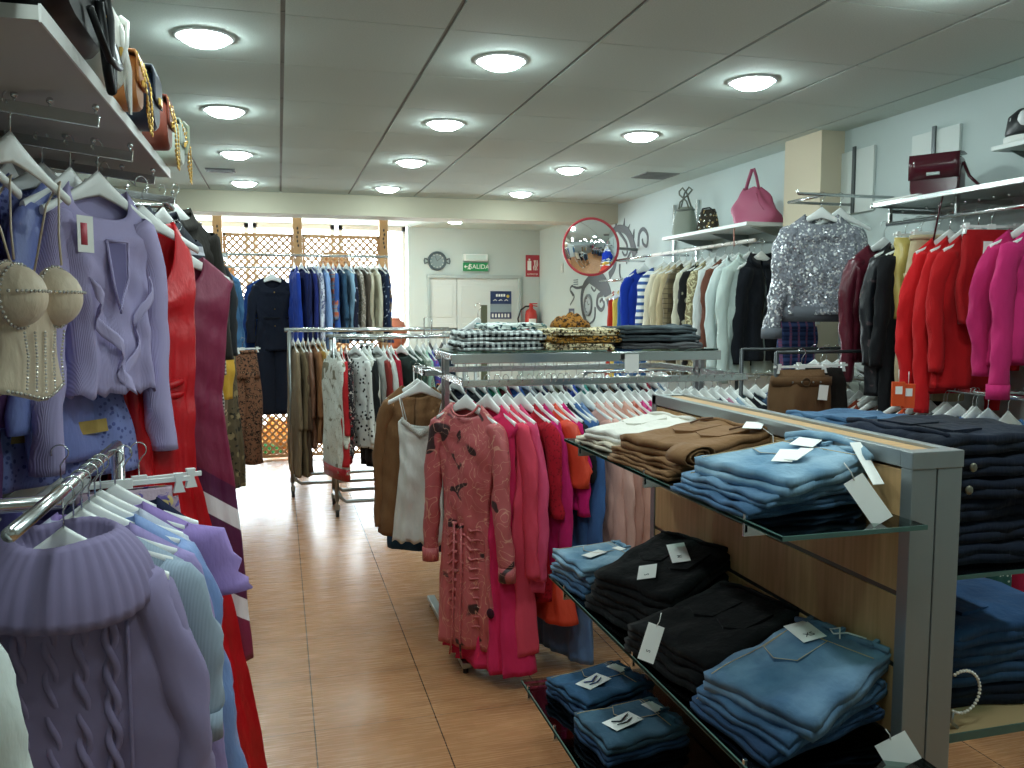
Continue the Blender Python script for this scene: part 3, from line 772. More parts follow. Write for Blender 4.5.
p = P(501, 305, y=YF - .02); t = thing('poster', 'dark blue poster with white and yellow writing hung on the white door', 'poster', (p.x, YF - .012, p.z))
m = MB(); m.box(-.15, .15, -.002, 0, -.19, .19); m.obj('paper', solid('243A66', .5), t, smooth=False)
m = MB(); m.box(-.15, .15, -.004, -.002, -.19, -.1); m.obj('lower_band', solid('40486A', .5), t, smooth=False)
m = MB(); m.box(-.15, .15, -.004, -.002, -.1, .015)
m.obj('grey_band', solid('8FA0AA', .5), t, smooth=False)
text('SALE', .07, CARD, t, (.0, -.004, .14), (PI / 2, 0, 0)) if False else None
m = MB(); 
for i in range(4): m.box(-.07 + .035 * i, -.045 + .035 * i, -.005, -.003, .115, .15)
m.obj('white_heading', CARD, t, smooth=False)
m = MB(); m.ball((.1, -.004, .12), .022, 8, (1, .1, 1)); m.obj('yellow_emblem', solid('D8C050', .5), t)
m = MB(); 
for i in range(3): m.tube([(-.11 + .08 * i, -.004, .06), (-.08 + .08 * i, -.004, .075), (-.06 + .08 * i, -.004, .06)], .005, 5)
m.obj('white_birds', CARD, t)
m = MB()
for i in range(6): m.box(-.13 + .045 * i, -.105 + .045 * i, -.006, -.004, -.17, -.12)
m.obj('small_print', CARD, t, smooth=False)

p = P(531, 318, y=YF - .12); t = thing('fire_extinguisher', 'red fire extinguisher with black hose hung on the back wall', 'extinguisher', (p.x, YF - .12, 1.18))
m = MB(); m.lathe([(.0001, 0), (.075, 0), (.082, .02), (.082, .36), (.07, .41), (.03, .44), (.025, .46)], 24); m.obj('cylinder_body', solid('C2352E', .35), t)
m = MB(); m.box(-.05, .05, -.0835, -.06, .08, .3); m.obj('label', CARD, t, smooth=False)
m = MB(); m.lathe([(.03, .46), (.03, .49), (.02, .5), (.0001, .5)], 12); m.box(-.02, .09, -.012, .012, .5, .515); m.bar((-.02, 0, .49), (.09, 0, .47), .02, .012); m.obj('valve_handle', solid('B83028', .4), t, bevel=.001)
m = MB(); m.tube([(-.02, 0, .47), (-.08, -.01, .47), (-.15, -.01, .42), (-.19, -.01, .3), (-.17, -.01, .18), (-.1, -.01, .12)], .012, 8); m.obj('hose', BPLAST, t)
m = MB(); m.box(-.03, .03, .08, .1175, .2, .4); m.obj('wall_bracket', STEEL, t, smooth=False)
p = P(560, 268, x=XR); t = thing('light_switch', 'small white switch plate on the right wall near the corner', 'switch', (XW(P(560, 268, x=3.46).y), P(560, 268, x=3.46).y, P(560, 268, x=3.46).z))
m = MB(); m.box(-.012, -.001, -.05, .05, -.06, .06); m.obj('plate', solid('C8CECC', .4), t, bevel=.002); m = MB(); m.box(-.016, -.012, -.02, .02, -.03, .03); m.obj('rocker', solid('DDE2E0', .4), t, bevel=.001)

# ================================================================ wall decal (grey tree with curls)
DEC = solid('4C5054', .7, name='grey_vinyl')
DX = XR - .004
def wp(u, v):
    x = DX
    for _ in range(6): q = P(u, v, x=x); x = XW(q.y) - .005
    return Vector((x, q.y, q.z))
def ribbon(m, px, w0, w1=None, n=26):
    """vinyl strip through pixel control points on the wall, smoothed (Catmull-Rom), width tapering"""
    w1 = w0 if w1 is None else w1; c = [wp(*q) for q in px]; c = [c[0] * 2 - c[1]] + c + [c[-1] * 2 - c[-2]]
    pts = []
    for i in range(1, len(c) - 2):
        for k in range(6):
            t = k / 6; p0, p1, p2, p3 = c[i - 1:i + 3]
            pts.append(.5 * ((2 * p1) + (p2 - p0) * t + (2 * p0 - 5 * p1 + 4 * p2 - p3) * t * t + (3 * p1 - p0 - 3 * p2 + p3) * t ** 3))
    pts.append(c[-2]); vs = []; M_ = len(pts)
    for i, p in enumerate(pts):
        d = (pts[min(i + 1, M_ - 1)] - pts[max(i - 1, 0)]).normalized(); s = Vector((1, 0, 0)).cross(d); w = w0 + (w1 - w0) * i / (M_ - 1)
        vs += [p + s * w / 2, p - s * w / 2]
    base = len(vs); vs += [v + Vector((.003, 0, 0)) for v in vs]
    fs = []
    for i in range(M_ - 1):
        a = 2 * i; fs += [(a, a + 1, a + 3, a + 2), (a, a + 2, base + a + 2, base + a), (a + 1, base + a + 1, base + a + 3, a + 3)]
    m.add(vs, fs)
t = thing('wall_decal', 'grey vinyl tree decal with curling branches on the right wall', 'decal', (0, 0, 0))
m = MB(); ribbon(m, [(590, 272), (598, 279), (604, 286), (608, 294), (610, 304)], .26, .14); m.obj('trunk', DEC, t, smooth=False)
curls = [([(611, 233), (617, 228.5), (625, 230), (630, 237), (633, 247), (635, 256)], .06, .12), ([(609, 276), (614, 268), (616, 258)], .09, .05),
         ([(592, 276), (584, 286), (581.5, 299), (583.5, 315), (589, 328)], .09, .06), ([(585, 286), (577, 288), (572, 286), (570, 290), (573, 296)], .035, .02),
         ([(571, 291.5), (574, 297), (570, 305)], .03, .02), ([(603, 293.5), (598, 296.4), (597, 305), (601, 310), (604, 305), (602, 299.4), (599.7, 302)], .06, .03),
         ([(595, 307), (594, 319), (588, 325)], .04, .02), ([(617.6, 230), (626, 243), (627, 252.5), (624.5, 255.4), (622, 251.5)], .035, .02),
         ([(638, 246.6), (639, 234), (643, 229), (647.3, 235), (646.6, 245.7), (643, 243.7), (642, 238.8)], .045, .025), ([(633, 246.6), (627.4, 258.4), (626.4, 264)], .035, .02),
         ([(619.6, 264), (619.6, 274), (622.5, 284)], .035, .02), ([(615.7, 228), (616.3, 220)], .06, .005), ([(623.5, 229), (624.5, 218)], .06, .005), ([(627, 231), (630, 224)], .05, .005),
         ([(633, 238), (634, 229)], .05, .005), ([(606, 226), (608.5, 222)], .05, .005), ([(593, 283), (596, 287), (594, 291), (591, 287)], .03, .02), ([(577, 330), (580, 323), (584, 330)], .03, .02)]
for px, a, b_ in curls:
    m = MB(); ribbon(m, px, a, b_); m.obj('curl', DEC, t, smooth=False)
# clock inside the decal
p = wp(598, 305); 
q = wp(588.4, 305)
t = thing('wall_clock', 'oval-looking round grey clock inside the tree decal on the right wall', 'clock', (q.x + .003, q.y, q.z)); t.scale = (.66, .66, .66)
My = Matrix.Rotation(R(-90), 4, 'Y')
m = MB(); m.lathe([(.0001, .004), (.15, .004), (.155, .03), (.19, .03), (.195, 0)], 32, M=My); m.obj('case', solid('7C8488', .4), t)
m = MB(); m.lathe([(.0001, .007), (.15, .007)], 32, M=My); m.obj('dial', solid('B7C2C4', .5), t)
m = MB(); m.bar((-.011, 0, 0), (-.011, .05, .07), .003, .01, (0, 1, 0)); m.bar((-.011, 0, 0), (-.011, -.07, .02), .003, .01, (0, 0, 1)); m.obj('hands', INK, t, smooth=False)
for k in range(12):
    a = 2 * PI * k / 12; m = MB(); m.bar((-.01, .12 * math.cos(a), .12 * math.sin(a)), (-.01, .145 * math.cos(a), .145 * math.sin(a)), .003, .012, (1, 0, 0)); m.obj('hour_mark', INK, t, smooth=False)
# small notice
p = wp(576, 282); t = thing('wall_notice', 'small grey striped notice on the right wall under the mirror', 'notice', (p.x + .003, p.y, p.z))
m = MB(); m.box(-.005, -.001, -.09, .09, -.045, .045); m.obj('paper', solid('C9D2D0', .6), t, smooth=False)
for i in range(3): m = MB(); m.box(-.007, -.005, -.08, .08, -.034 + .026 * i, -.022 + .026 * i); m.obj('printed_line', solid('6A7A80', .6), t, smooth=False)
p = wp(571.5, 315); t = thing('wall_notice', 'small dark notice low on the right wall below the tree decal', 'notice', (p.x + .003, p.y, p.z))
m = MB(); m.box(-.005, -.001, -.1, .1, -.08, .08); m.obj('paper', solid('4A5068', .6), t, smooth=False)
m = MB(); m.box(-.007, -.005, -.07, .02, -.06, .05); m.obj('printed_figure', solid('A8B0B8', .6), t, smooth=False)

# ================================================================ convex mirror
MC = P(590.5, 247, x=2.86)
t = thing('convex_mirror', 'round convex security mirror with a red rim on the right wall', 'mirror', MC)
nrm = (Vector((-.15, -.1, CAMH - .2)) - MC); nrm = Vector((-.55, -.83, -.12)).normalized()
Q = nrm.to_track_quat('Z', 'Y').to_matrix().to_4x4(); rad = .262
mm = solid('F4F8FA', .02, 1, 'mirror_surface')
RR = .42; h0 = math.sqrt(RR * RR - rad * rad)
m = MB(); m.lathe([(max(1e-4, rad * i / 14), math.sqrt(RR * RR - (rad * i / 14) ** 2) - h0) for i in range(15)], 48, M=Q); m.obj('mirror_dome', mm, t)
m = MB(); m.tube([Q @ Vector((rad * 1.01 * math.cos(2 * PI * k / 48), rad * 1.01 * math.sin(2 * PI * k / 48), -.002)) for k in range(48)], .0125, 10, closed=True); m.obj('rim', solid('B8323E', .4), t)
m = MB(); m.lathe([(rad, -.012), (.1, -.05), (.0001, -.055)], 32, M=Q); m.obj('back_shell', solid('8A2A32', .5), t)
m = MB(); b0 = Q @ Vector((0, 0, -.05)); m.tube([b0, b0 + Vector((.2, .12, 0)), (XW(MC.y + .2) - MC.x - .005, .2, 0)], .016, 10); m.obj('wall_arm', STEEL, t)
# ================================================================ LEFT: slatwall display
SLATM = solid('8A8D8A', .6, name='grey_laminate')
t = thing('slatwall_display', 'tall grey slatwall unit with a shelf and sloping hook arms along the left side', 'display', (-.78, 2.6, 0))
m = MB(); 
for i in range(14): m.box(-.02, .02, -2.2, 4.9, .03 + .15 * i, .03 + .15 * i + .138)
m.box(-.02, .008, -2.2, 4.9, 0, 2.13); m.obj('slatted_board', SLATM, t, smooth=False)
m = MB(); m.box(.02, .43, 1.50 - 2.6, 3.12 - 2.6, 2.05, 2.072); m.obj('top_shelf', solid('B9BAB4', .5, name='shelf_laminate'), t, smooth=False)
m = MB(); m.box(.43, .434, 1.50 - 2.6, 3.12 - 2.6, 2.047, 2.075); m.obj('shelf_edge', solid('E4E6E2', .4), t, smooth=False)
def waterfall(parent, y, xe=-.36, z0=2.05, z1=2.0, x0=-.76, nk=6, py=2.6):
    m = MB(); m.bar((x0 + .78, y - py, z0), (xe + .78, y - py, z1), .010, .026); o = m.obj('hook_arm', CHROME, parent, bevel=.001)
    m = MB(); m.box(x0 + .78 - .0, x0 + .785, y - py - .02, y - py + .02, z0 - .05, z0 + .04); m.obj('arm_plate', CHROME, o, smooth=False)
    for i in range(nk):
        u = (i + .6) / nk; x = x0 + (xe - x0) * (u if i < nk - 1 else .985); z = z0 + (z1 - z0) * u
        m = MB(); m.tube([(x + .78, y - py, z + .01), (x + .78, y - py, z + .022)], .003, 6); m.ball((x + .78, y - py, z + .026), .0075, 8); m.obj('ball_stop', CHROME, o)
for y in (2.0, 2.43, 2.84, 3.35, 3.9, 4.5, 5.2, 5.9, 6.7): waterfall(t, y)
def armx(px, v, y):  # x on an arm under pixel px
    return P(px, v, y=y).x
def azm(x): return 2.0 + (-.36 - x) * .125 + .012

LAV, MAUVE, VIO = 'B4A6D0', '7D6487', '5A4A8C'
GL_ = 'clothes on the left slatwall arms'
HL_ = 'hangers on the left slatwall arms'
# arm A: corset tops
def beads(m, pts, r=.0036):
    for a, b_ in zip(pts, pts[1:]):
        a, b_ = Vector(a), Vector(b_); k = max(1, int((b_ - a).length / (r * 2.1)))
        for i in range(k):
            q = a.lerp(b_, i / k); m.lathe([(.0001, -r), (r, -.2 * r), (r * .7, .5 * r), (.0001, .7 * r)], 6, q, Matrix.Rotation(R(90), 4, 'X'))
def corset(x, y, rz, lab, short, drop=.34):
    loc = (x, y, azm(x)); t = thing('corset_top', lab, 'corset', loc, R(rz), 'cream corset tops on the nearest left arm')
    put_hanger('white', loc, R(rz), 'white plastic hanger holding the ' + short, HL_)
    cr = cloth('E2CFB4', None, rough=.5, sheen=.1); gm = solid('E6E4DA', .12, .55, 'rhinestone')
    zt = -.095 - .255
    m = MB(); V = []
    n = 26
    for i in range(13):
        u = i / 12; w = .105 + .0 * u - .022 * math.sin(PI * u) + .01 * u; d = .055 - .012 * u
        row = []
        for k in range(n):
            a = 2 * PI * k / n; fr = max(0, -math.sin(a)); z = zt - .06 - .19 * u
            if u == 0: z += .035 * abs(math.cos(a)) * fr
            row.append((w * math.cos(a), d * math.sin(a) * (1.0), z - (.03 * fr * u * (1 - abs(math.cos(a)))) ))
        V.append(row)
    m.grid(np.array(V), True); m.obj('bodice', cr, t, solidify=.003)
    for s in (-1, 1):
        m = MB(); cup = []
        for i in range(9):
            u = i / 8; row = []
            for k in range(20):
                a = 2 * PI * k / 20; r = .058 * math.sin(u * PI / 2)
                row.append((s * .058 + r * math.cos(a), -.035 - .062 * math.cos(u * PI / 2), zt - .055 + r * 1.12 * math.sin(a)))
            cup.append(row)
        m.grid(np.array(cup), True); c = m.obj('cup', cr, t)
        m = MB(); beads(m, [(s * .058 + .058 * math.cos(R(a)), -.046, zt - .055 + .066 * math.sin(R(a))) for a in range(0, 361, 20)], .0042); m.obj('rhinestone_trim', gm, c)
        m = MB(); beads(m, [(s * .058 + .062 * math.cos(R(a)), -.052 - .045 * math.sin(R(a)), zt - .045) for a in range(0, 181, 18)], .004); m.obj('rhinestone_trim', gm, c)
        m = MB(); m.tube([(s * .155, 0, -.145), (s * .14, -.006, -.16), (s * .09, -.035, -.27), (s * .08, -.045, zt + .015)], .005, 6, flat=.5); m.obj('strap', cr, t)
        m = MB(); m.tube([(s * .155, .004, -.145), (s * .13, .02, -.2), (s * .09, .04, zt - .05)], .005, 6, flat=.5); m.obj('strap', cr, t)
    for x_ in (-.07, -.035, 0, .035, .07):
        m = MB(); beads(m, [(x_ * .9, -.056, zt - .13), (x_ * .75, -.054, zt - .18), (x_ * .85, -.052, zt - .245 - .02 * (1 - abs(x_) * 9))], .0034); m.obj('rhinestone_line', gm, t)
    m = MB(); beads(m, [(.105 * math.cos(R(a)), -.050 * math.sin(R(a)) , zt - .245 - .028 * math.sin(R(a)) * (1 - abs(math.cos(R(a))))) for a in range(0, 181, 12)], .004); m.obj('rhinestone_hem', gm, t)
corset(-.53, 2.0, 68, 'cream strapped corset top covered in rhinestones, front one at the far left', 'front cream rhinestone corset')
corset(-.62, 2.0, 72, 'second cream rhinestone corset top, tucked behind the first at the left edge', 'second cream corset')
def G(*a, **k): return garment(*a, **k)
for i, (x, col, pat, c2, L, rz, lab, sh) in enumerate([
    (-.67, '5B3A68', None, '', .82, 84, 'dark purple satin blouse hanging behind the cream corsets', 'dark purple satin blouse'),
    (-.71, 'A99AD0', 'sparse', '5B4A9A', .55, 90, 'lilac printed blouse with violet blotches behind the corsets', 'lilac printed blouse'),
    (-.745, '7A5F86', 'knit', 'FFFFFF', .92, 88, 'long mauve knitted dress innermost on the nearest left arm', 'long mauve knitted dress')]):
    G('blouse' if i < 2 else 'knitted_dress', 'blouse' if i < 2 else 'dress', lab, (x, 2.0, azm(x)), R(rz), cloth(col, pat, c2 or 'FFFFFF'), 'top' if i < 2 else 'dress', L, group=GL_, sleeve=.5 if i < 2 else None, dep=.018, short=sh, hgroup=HL_)
# arm B
G('knit_sweater', 'top', 'pale lavender ribbed knit top with keyhole neckline and long sleeves, front of the left arm', (-.445, 2.43, azm(-.445)), R(56), cloth('B9AFDA', 'knit'), 'top', .54, group=GL_, sleeve=.60, dep=.04, sw=.165, nd=.085, short='lavender ribbed knit top', hgroup=HL_, amp=.012, prof=[(0, .165), (.2, .15), (.55, .115), (.8, .125), (1, .15)], slr=(.052, .045), slout=.03, hemwave=.008, nw=.095)
kn = C.objects[-1]
_lav = [o for o in C.objects if o.name.startswith('knit_sweater')][0]
m = MB(); m.add([(-.03, -.047, -.25), (.035, -.047, -.25), (.03, -.05, -.34), (0, -.052, -.42), (-.012, -.05, -.36)], [(0, 1, 2, 3, 4)]); m.obj('keyhole_lining', cloth('7F78A6', 'knit'), _lav, smooth=False)
m = MB(); m.tube([(-.033, -.05, -.245), (.04, -.05, -.245), (.034, -.053, -.34), (0, -.056, -.43), (-.016, -.053, -.36), (-.033, -.05, -.245)], .004, 6); m.obj('keyhole_edge', cloth('B9AFDA', 'knit'), _lav)
m = MB(); V = np.array([[(-.1 + .13 * u + .02 * math.sin(12 * u + w), -.056 - .008 * math.sin(14 * u), -.34 - .26 * u - .05 * w) for w in (0, .25, .5, .75, 1)] for u in np.linspace(0, 1, 14)]); m.grid(V); m.obj('ruffle', cloth('C0B6DF', 'knit'), _lav, solidify=.003)
m = MB(); V = np.array([[(.11 - .10 * u + .015 * math.sin(12 * u + w), -.052 - .008 * math.sin(11 * u), -.33 - .27 * u - .045 * w) for w in (0, .25, .5, .75, 1)] for u in np.linspace(0, 1, 14)]); m.grid(V); m.obj('ruffle', cloth('C0B6DF', 'knit'), _lav, solidify=.003)
price_tag(_lav, (-.105, -.055, -.235), (.05, .09), (PI / 2, 0, 0), strip='C04858')
G('crochet_dress', 'dress', 'blue violet crochet dress with mustard bands behind the corsets', (-.575, 2.43, azm(-.575)), R(48), cloth('8A95CF', 'crochet', '5A62A0'), 'dress', .78, group=GL_, dep=.035, short='blue crochet dress', hgroup=HL_, sw=.17, prof=[(0, .17), (.5, .15), (1, .24)], hemdep=.07)
_cr = [o for o in C.objects if o.name.startswith('crochet_dress')][0]
m = MB(); th = np.linspace(0, 2 * PI, 30, endpoint=False)
m.grid(np.array([[(w * math.cos(a), d * math.sin(a), z) for a in th] for (w, d, z) in ((.222, .072, -.73), (.228, .074, -.765))]), True); m.obj('mustard_band', cloth('B89B58'), _cr)
G('blouse', 'blouse', 'crumpled periwinkle satin blouse between corset and lavender knit', (-.51, 2.43, azm(-.51)), R(66), satin('7C88C6', .4), 'top', .72, group=GL_, sleeve=.5, dep=.02, short='periwinkle satin blouse', hgroup=HL_, sw=.18)
G('blouse', 'blouse', 'violet blue flowered blouse deep on the second left arm', (-.65, 2.43, azm(-.65)), R(84), cloth('6B6CB8', 'floral', 'B8C0E8', '3A3A80'), 'top', .62, group=GL_, sleeve=.5, dep=.02, short='violet flowered blouse', hgroup=HL_)
# arm C and beyond
G('maxi_skirt', 'dress', 'long dark burgundy dress seen below the lavender knit top', (-.50, 2.84, azm(-.50)), R(60), satin('6E1C34', .45), 'dress', 1.22, group=GL_, dep=.05, amp=.03, short='dark burgundy dress', hgroup=HL_, prof=[(0, .17), (.3, .14), (1, .22)], hemdep=.1, k=4)
G('evening_gown', 'dress', 'bright red floor-length evening gown with gathered bodice on the left side', (-.375, 2.66, azm(-.385) - .05), R(40), satin('C8141E', .38), 'gown', 1.76, group=GL_, dep=.05, amp=.05, short='red evening gown', hgroup=HL_, v=True, nd=.2, nw=.10,
  prof=[(0, .15), (.12, .14), (.28, .105), (.36, .11), (.6, .21), (1, .33)], hemdep=.15, k=9, sw=.15)
_rd = [o for o in C.objects if o.name.startswith('evening_gown')][0]
m = MB(); 
for q in range(2): m.tube([((.115) * math.cos(R(a)), -.058 * math.sin(R(a)) - .004, -.575 - .03 * q + .012 * math.cos(R(a * 2 + 40 * q))) for a in range(0, 361, 15)], .012, 6)
m.obj('waist_sash', satin('B8101A', .38), _rd)
G('long_dress', 'dress', 'burgundy long dress with white and purple chevron skirt, right of the red gown', (P(176, 232, y=3.1).x, 3.1, 1.885), R(24), cloth('7E2344', 'chevron', 'E8E4E8', '5A2148', rough=.45, sheen=0), 'dress', 1.46, group=GL_, sleeve=.0, dep=.035, amp=.02, short='burgundy chevron dress', hgroup=HL_, nd=.1, v=True, prof=[(0, .18), (.3, .14), (.55, .17), (1, .22)], hemdep=.07, k=4)
L_ = [
 ('varsity_jacket', 'jacket', 'black and grey striped jacket with red inside beside the burgundy dress', 163, 206, 3.45, 62, cloth('2A2E38', 'band', 'B8B8C0'), 'jacket', .5, .5),
 ('wool_coat', 'coat', 'very dark brown coat with raised collar hanging high on the left side', 176, 203, 3.8, 52, cloth('2B2824'), 'jacket', .62, .5),
 ('puffer_jacket', 'jacket', 'black rounded puffer jacket between the dark coat and the denim jacket', 192, 240, 4.5, 50, cloth('23262B'), 'jacket', .42, .42),
 ('houndstooth_coat', 'coat', 'black and white checked coat on the left side below the black puffer jacket', 190, 258, 5.0, 60, cloth('1E2022', 'check', 'D8D8D0', scale=1.6), 'jacket', .85, .5),
 ('print_dress', 'dress', 'long brown and cream printed dress at the far left, nearer than the leopard one', 200, 262, 5.9, 58, cloth('6B5A44', 'floral', 'A89878', '3E3A30'), 'dress', 1.45, 0),
 ('yellow_tee', 'tee', 'mustard yellow top showing a narrow strip on the left side', 198, 300, 5.2, 45, cloth('D0A23A'), 'top', .55, 0)]
for nm, cat, lab, u, v, y, rz, mt, kd, L, sl in L_:
    p = P(u, v, y=y); G(nm, cat, lab, (p.x, y, p.z + .06), R(rz), mt, kd, L, group=GL_, sleeve=sl or None, dep=.05 if cat in ('coat', 'jacket') else .035, short=lab.split(' with ')[0].split(' at ')[0].split(' on ')[0].split(' beside ')[0].split(' between ')[0].split(' showing ')[0], hgroup=HL_, collar=cat in ('coat', 'jacket'), amp=.02, slr=(.075, .055) if 'puffer' in nm or 'coat' in nm else (.062, .042), sw=.2)
# rails for those pieces
t = thing('clothes_rail', 'chrome rail running along the left side towards the lattice', 'rail', (-.42, 5.2, 2.02))
m = MB(); m.tube([(0, -1.7, 0), (0, 2.9, 0)], .0125, 10); m.obj('rail_tube', CHROME, t)
for y in (-1.5, 0, 1.4, 2.8): m = MB(); m.tube([(-.345, y, 0), (0, y, 0)], .009, 8); m.obj('bracket', CHROME, t)
p = P(222, 268, y=7.6); G('denim_jacket', 'jacket', 'blue denim jacket with a white tag near the lattice, left of the navy jumpsuit', (p.x - .05, 7.6, p.z + .1), R(35), cloth('2C5078', 'denim', '4E7CA4'), 'jacket', .72, group=GL_, sleeve=.62, dep=.06, short='blue denim jacket', hgroup=HL_, collar=True, buttons=4)
_dj = [o for o in C.objects if o.name.startswith('denim_jacket')][0]
price_tag(_dj, (-.14, -.085, -.22), (.11, .17), (PI / 2, 0, .2), name='white_tag')
p = P(243, 350, y=7.6); G('leopard_trousers', 'trousers', 'leopard print wide trousers hanging low beneath the denim jacket', (p.x, 7.5, p.z + .09), R(15), cloth('8A5F48', 'leopard', '1F1A18', 'B48A6A', scale=1.2), 'pants', .98, group=GL_, hanger='clip', dep=.045, amp=.015, short='leopard print trousers', hgroup=HL_, sw=.14, hlab='clip hanger holding the leopard print trousers')
p = P(226, 352, y=6.8); G('print_skirt', 'skirt', 'long olive and brown patterned skirt left of the leopard trousers', (p.x - .03, 6.8, p.z + .09), R(20), cloth('5A4E3A', 'floral', '8B7B5A', '2E2A22'), 'skirt', 1.06, group=GL_, hanger='clip', dep=.04, amp=.02, sw=.12, hgroup=HL_, hlab='clip hanger holding the olive patterned skirt')
t = thing('clothes_rail', 'low chrome rail under the denim jacket near the lattice', 'rail', (-.45, 7.2, P(243, 350, y=7.6).z + .09)); m = MB(); m.tube([(0, -.7, 0), (0, .6, 0)], .011, 10); m.tube([(0, .5, 0), (0, .5, -1.3)], .012, 8); m.tube([(0, -.65, 0), (0, -.65, -1.3)], .012, 8); m.obj('rail_tube', CHROME, t)

# bags on the top shelf
def shelf_bag(name, lab, y, w, d, h, mat, x=-.44, flap=None, strap=None, chain=False, rz=90, z=2.073, hw=None, top_r=.45):
    t = thing(name, lab, 'bag', (x, y, z), R(rz), 'handbags on the left top shelf')
    m = MB(); V = []; n = 28
    for i in range(11):
        u = -1 + 2 * i / 10
        yy = d / 2 * u; sc = math.sqrt(max(.0, 1 - abs(u) ** 4)) if abs(u) < 1 else .0; sc = .86 + .14 * sc
        V.append([(w / 2 * sc * np.sign(math.cos(a)) * abs(math.cos(a)) ** top_r, yy, h / 2 + h / 2 * sc * np.sign(math.sin(a)) * abs(math.sin(a)) ** top_r) for a in [2 * PI * k / n for k in range(n)]])
    m.grid(np.array(V), True); m.add(V[0], [tuple(range(n))]); m.add(V[-1], [tuple(range(n))[::-1]]); m.obj('bag_body', mat, t)
    m = MB(); V = []
    for i in range(8):
        a = R(100 - 13 * i) ; 
        V.append([(x_, -d / 2 * 1.03 - .003 if i > 2 else -d / 2 + (d * .9) * (2 - i) / 2 * 1.0, h * (1.012) if i <= 2 else h - (h * .55) * (i - 2) / 5) for x_ in np.linspace(-w / 2 * .9, w / 2 * .9, 7)])
    m.grid(np.array(V)); m.obj('flap', flap or mat, t, solidify=.005)
    m = MB(); m.box(-.018, .018, -d / 2 - .014, -d / 2 - .006, h * .42, h * .55); m.obj('clasp', GOLDM, t, bevel=.002)
    if strap:
        m = MB(); m.tube([(w * .46, 0, h * .8), (w * .5, -.0, h * 1.02), (w * .3, -d * .5, h * 1.08), (0, -d * .75, h * .9), (-w * .3, -d * .8, h * .5), (-w * .42, -d * .7, h * .2)], .007, 6, flat=.5); m.obj('strap', strap, t)
    if chain:
        for s, ph in ((1, 0), (-1, 1)):
            m = MB(); L0 = [(s * w * .4, -d * .5 - .004, h * .95), (s * w * .34, -d * .75, h * .5), (s * w * .2, -d * .8, -.0), (s * w * .12, -d * .8, -.05), (s * w * .0, -d * .7, .0), (0, -d * .72, h * .3)]
            for a, b_ in zip(L0, L0[1:]):
                k = max(2, int((Vector(b_) - Vector(a)).length / .011))
                for i in range(k):
                    q = Vector(a).lerp(Vector(b_), i / k); m.ball(q, .0048, 6, (1, .6, 1.4))
            m.obj('chain_strap', GOLDM, t)
    return t
def bagpos(u, v, x=-.40): return P(u, v, x=x).y
shelf_bag('handbag', 'large black leather handbag with white clasp at the near end of the top shelf', 1.70, .42, .21, .34, LEATHER_K, x=-.425)
_b1 = [o for o in C.objects if o.name.startswith('handbag')][0]
m = MB(); m.tube([(.10, -.11, .2), (.11, -.125, .08), (.115, -.122, -.02), (.10, -.125, -.055), (.085, -.122, -.02), (.07, -.115, .1)], .009, 8); m.tube([(.13, -.11, .15), (.135, -.125, .0), (.12, -.125, -.05), (.105, -.122, -.02)], .007, 8)
m.tube([(-.02, -.115, .06), (.06, -.13, -.005), (.14, -.135, .0), (.17, -.12, .05)], .007, 8); m.obj('hanging_strap', LEATHER_K, _b1)
m = MB(); m.tube([(.13 * math.cos(R(a)), 0, .29 + .1 * math.sin(R(a))) for a in range(0, 181, 15)], .011, 8); m.obj('handle', LEATHER_K, _b1)
m = MB(); m.box(.085, .135, -.122, -.108, .14, .185); m.obj('white_clasp', CARD, _b1, bevel=.003)
m = MB(); m.tube([(.125 + .02 * math.cos(R(a)), -.12, .085 + .022 * math.sin(R(a))) for a in range(0, 360, 30)], .004, 6, closed=True); m.obj('ring', GOLDM, _b1)
shelf_bag('handbag', 'long black leather bag lying at the left photo edge on the top shelf', 1.36, .28, .3, .2, LEATHER_K, x=-.52)
def by(u, x=-.33): return P(u, 100, x=x).y
shelf_bag('shoulder_bag', 'white shoulder bag with white straps on the top shelf, next to the black one', by(114), .17, .09, .15, solid('E6E6DE', .45), x=-.365, strap=solid('EDEDE6', .5), top_r=.7)
_w = [o for o in C.objects if o.name == 'shoulder_bag'][0]
m = MB()
for i in range(3): m.tube([(.0 + .02 * i, -.05, .13), (.01 + .02 * i, -.062, .05), (.015 + .014 * i, -.06, -.02 - .012 * i), (.03 + .016 * i, -.055, .02), (.04 + .016 * i, -.05, .12)], .006, 6, flat=.5)
m.obj('hanging_straps', solid('F0F0EA', .5), _w)
shelf_bag('shoulder_bag', 'orange tan bag with gold chain on the top shelf, after the white bag', by(130), .13, .075, .125, solid('B8743A', .5), x=-.345, chain=True, top_r=.7)
shelf_bag('shoulder_bag', 'navy blue rounded bag on the top shelf between two brown bags', by(144), .16, .08, .15, solid('1A2638', .45), x=-.34, top_r=.85)
shelf_bag('shoulder_bag', 'red brown bag with gold chain on the top shelf', by(158), .14, .07, .145, solid('864232', .45), x=-.335, chain=True, top_r=.8)
shelf_bag('shoulder_bag', 'mint white small bag with gold chain at the far end of the top shelf', min(by(174), 3.02), .15, .08, .14, solid('CDD8CA', .5), x=-.335, chain=True, strap=solid('A7AE98', .5), top_r=.7)

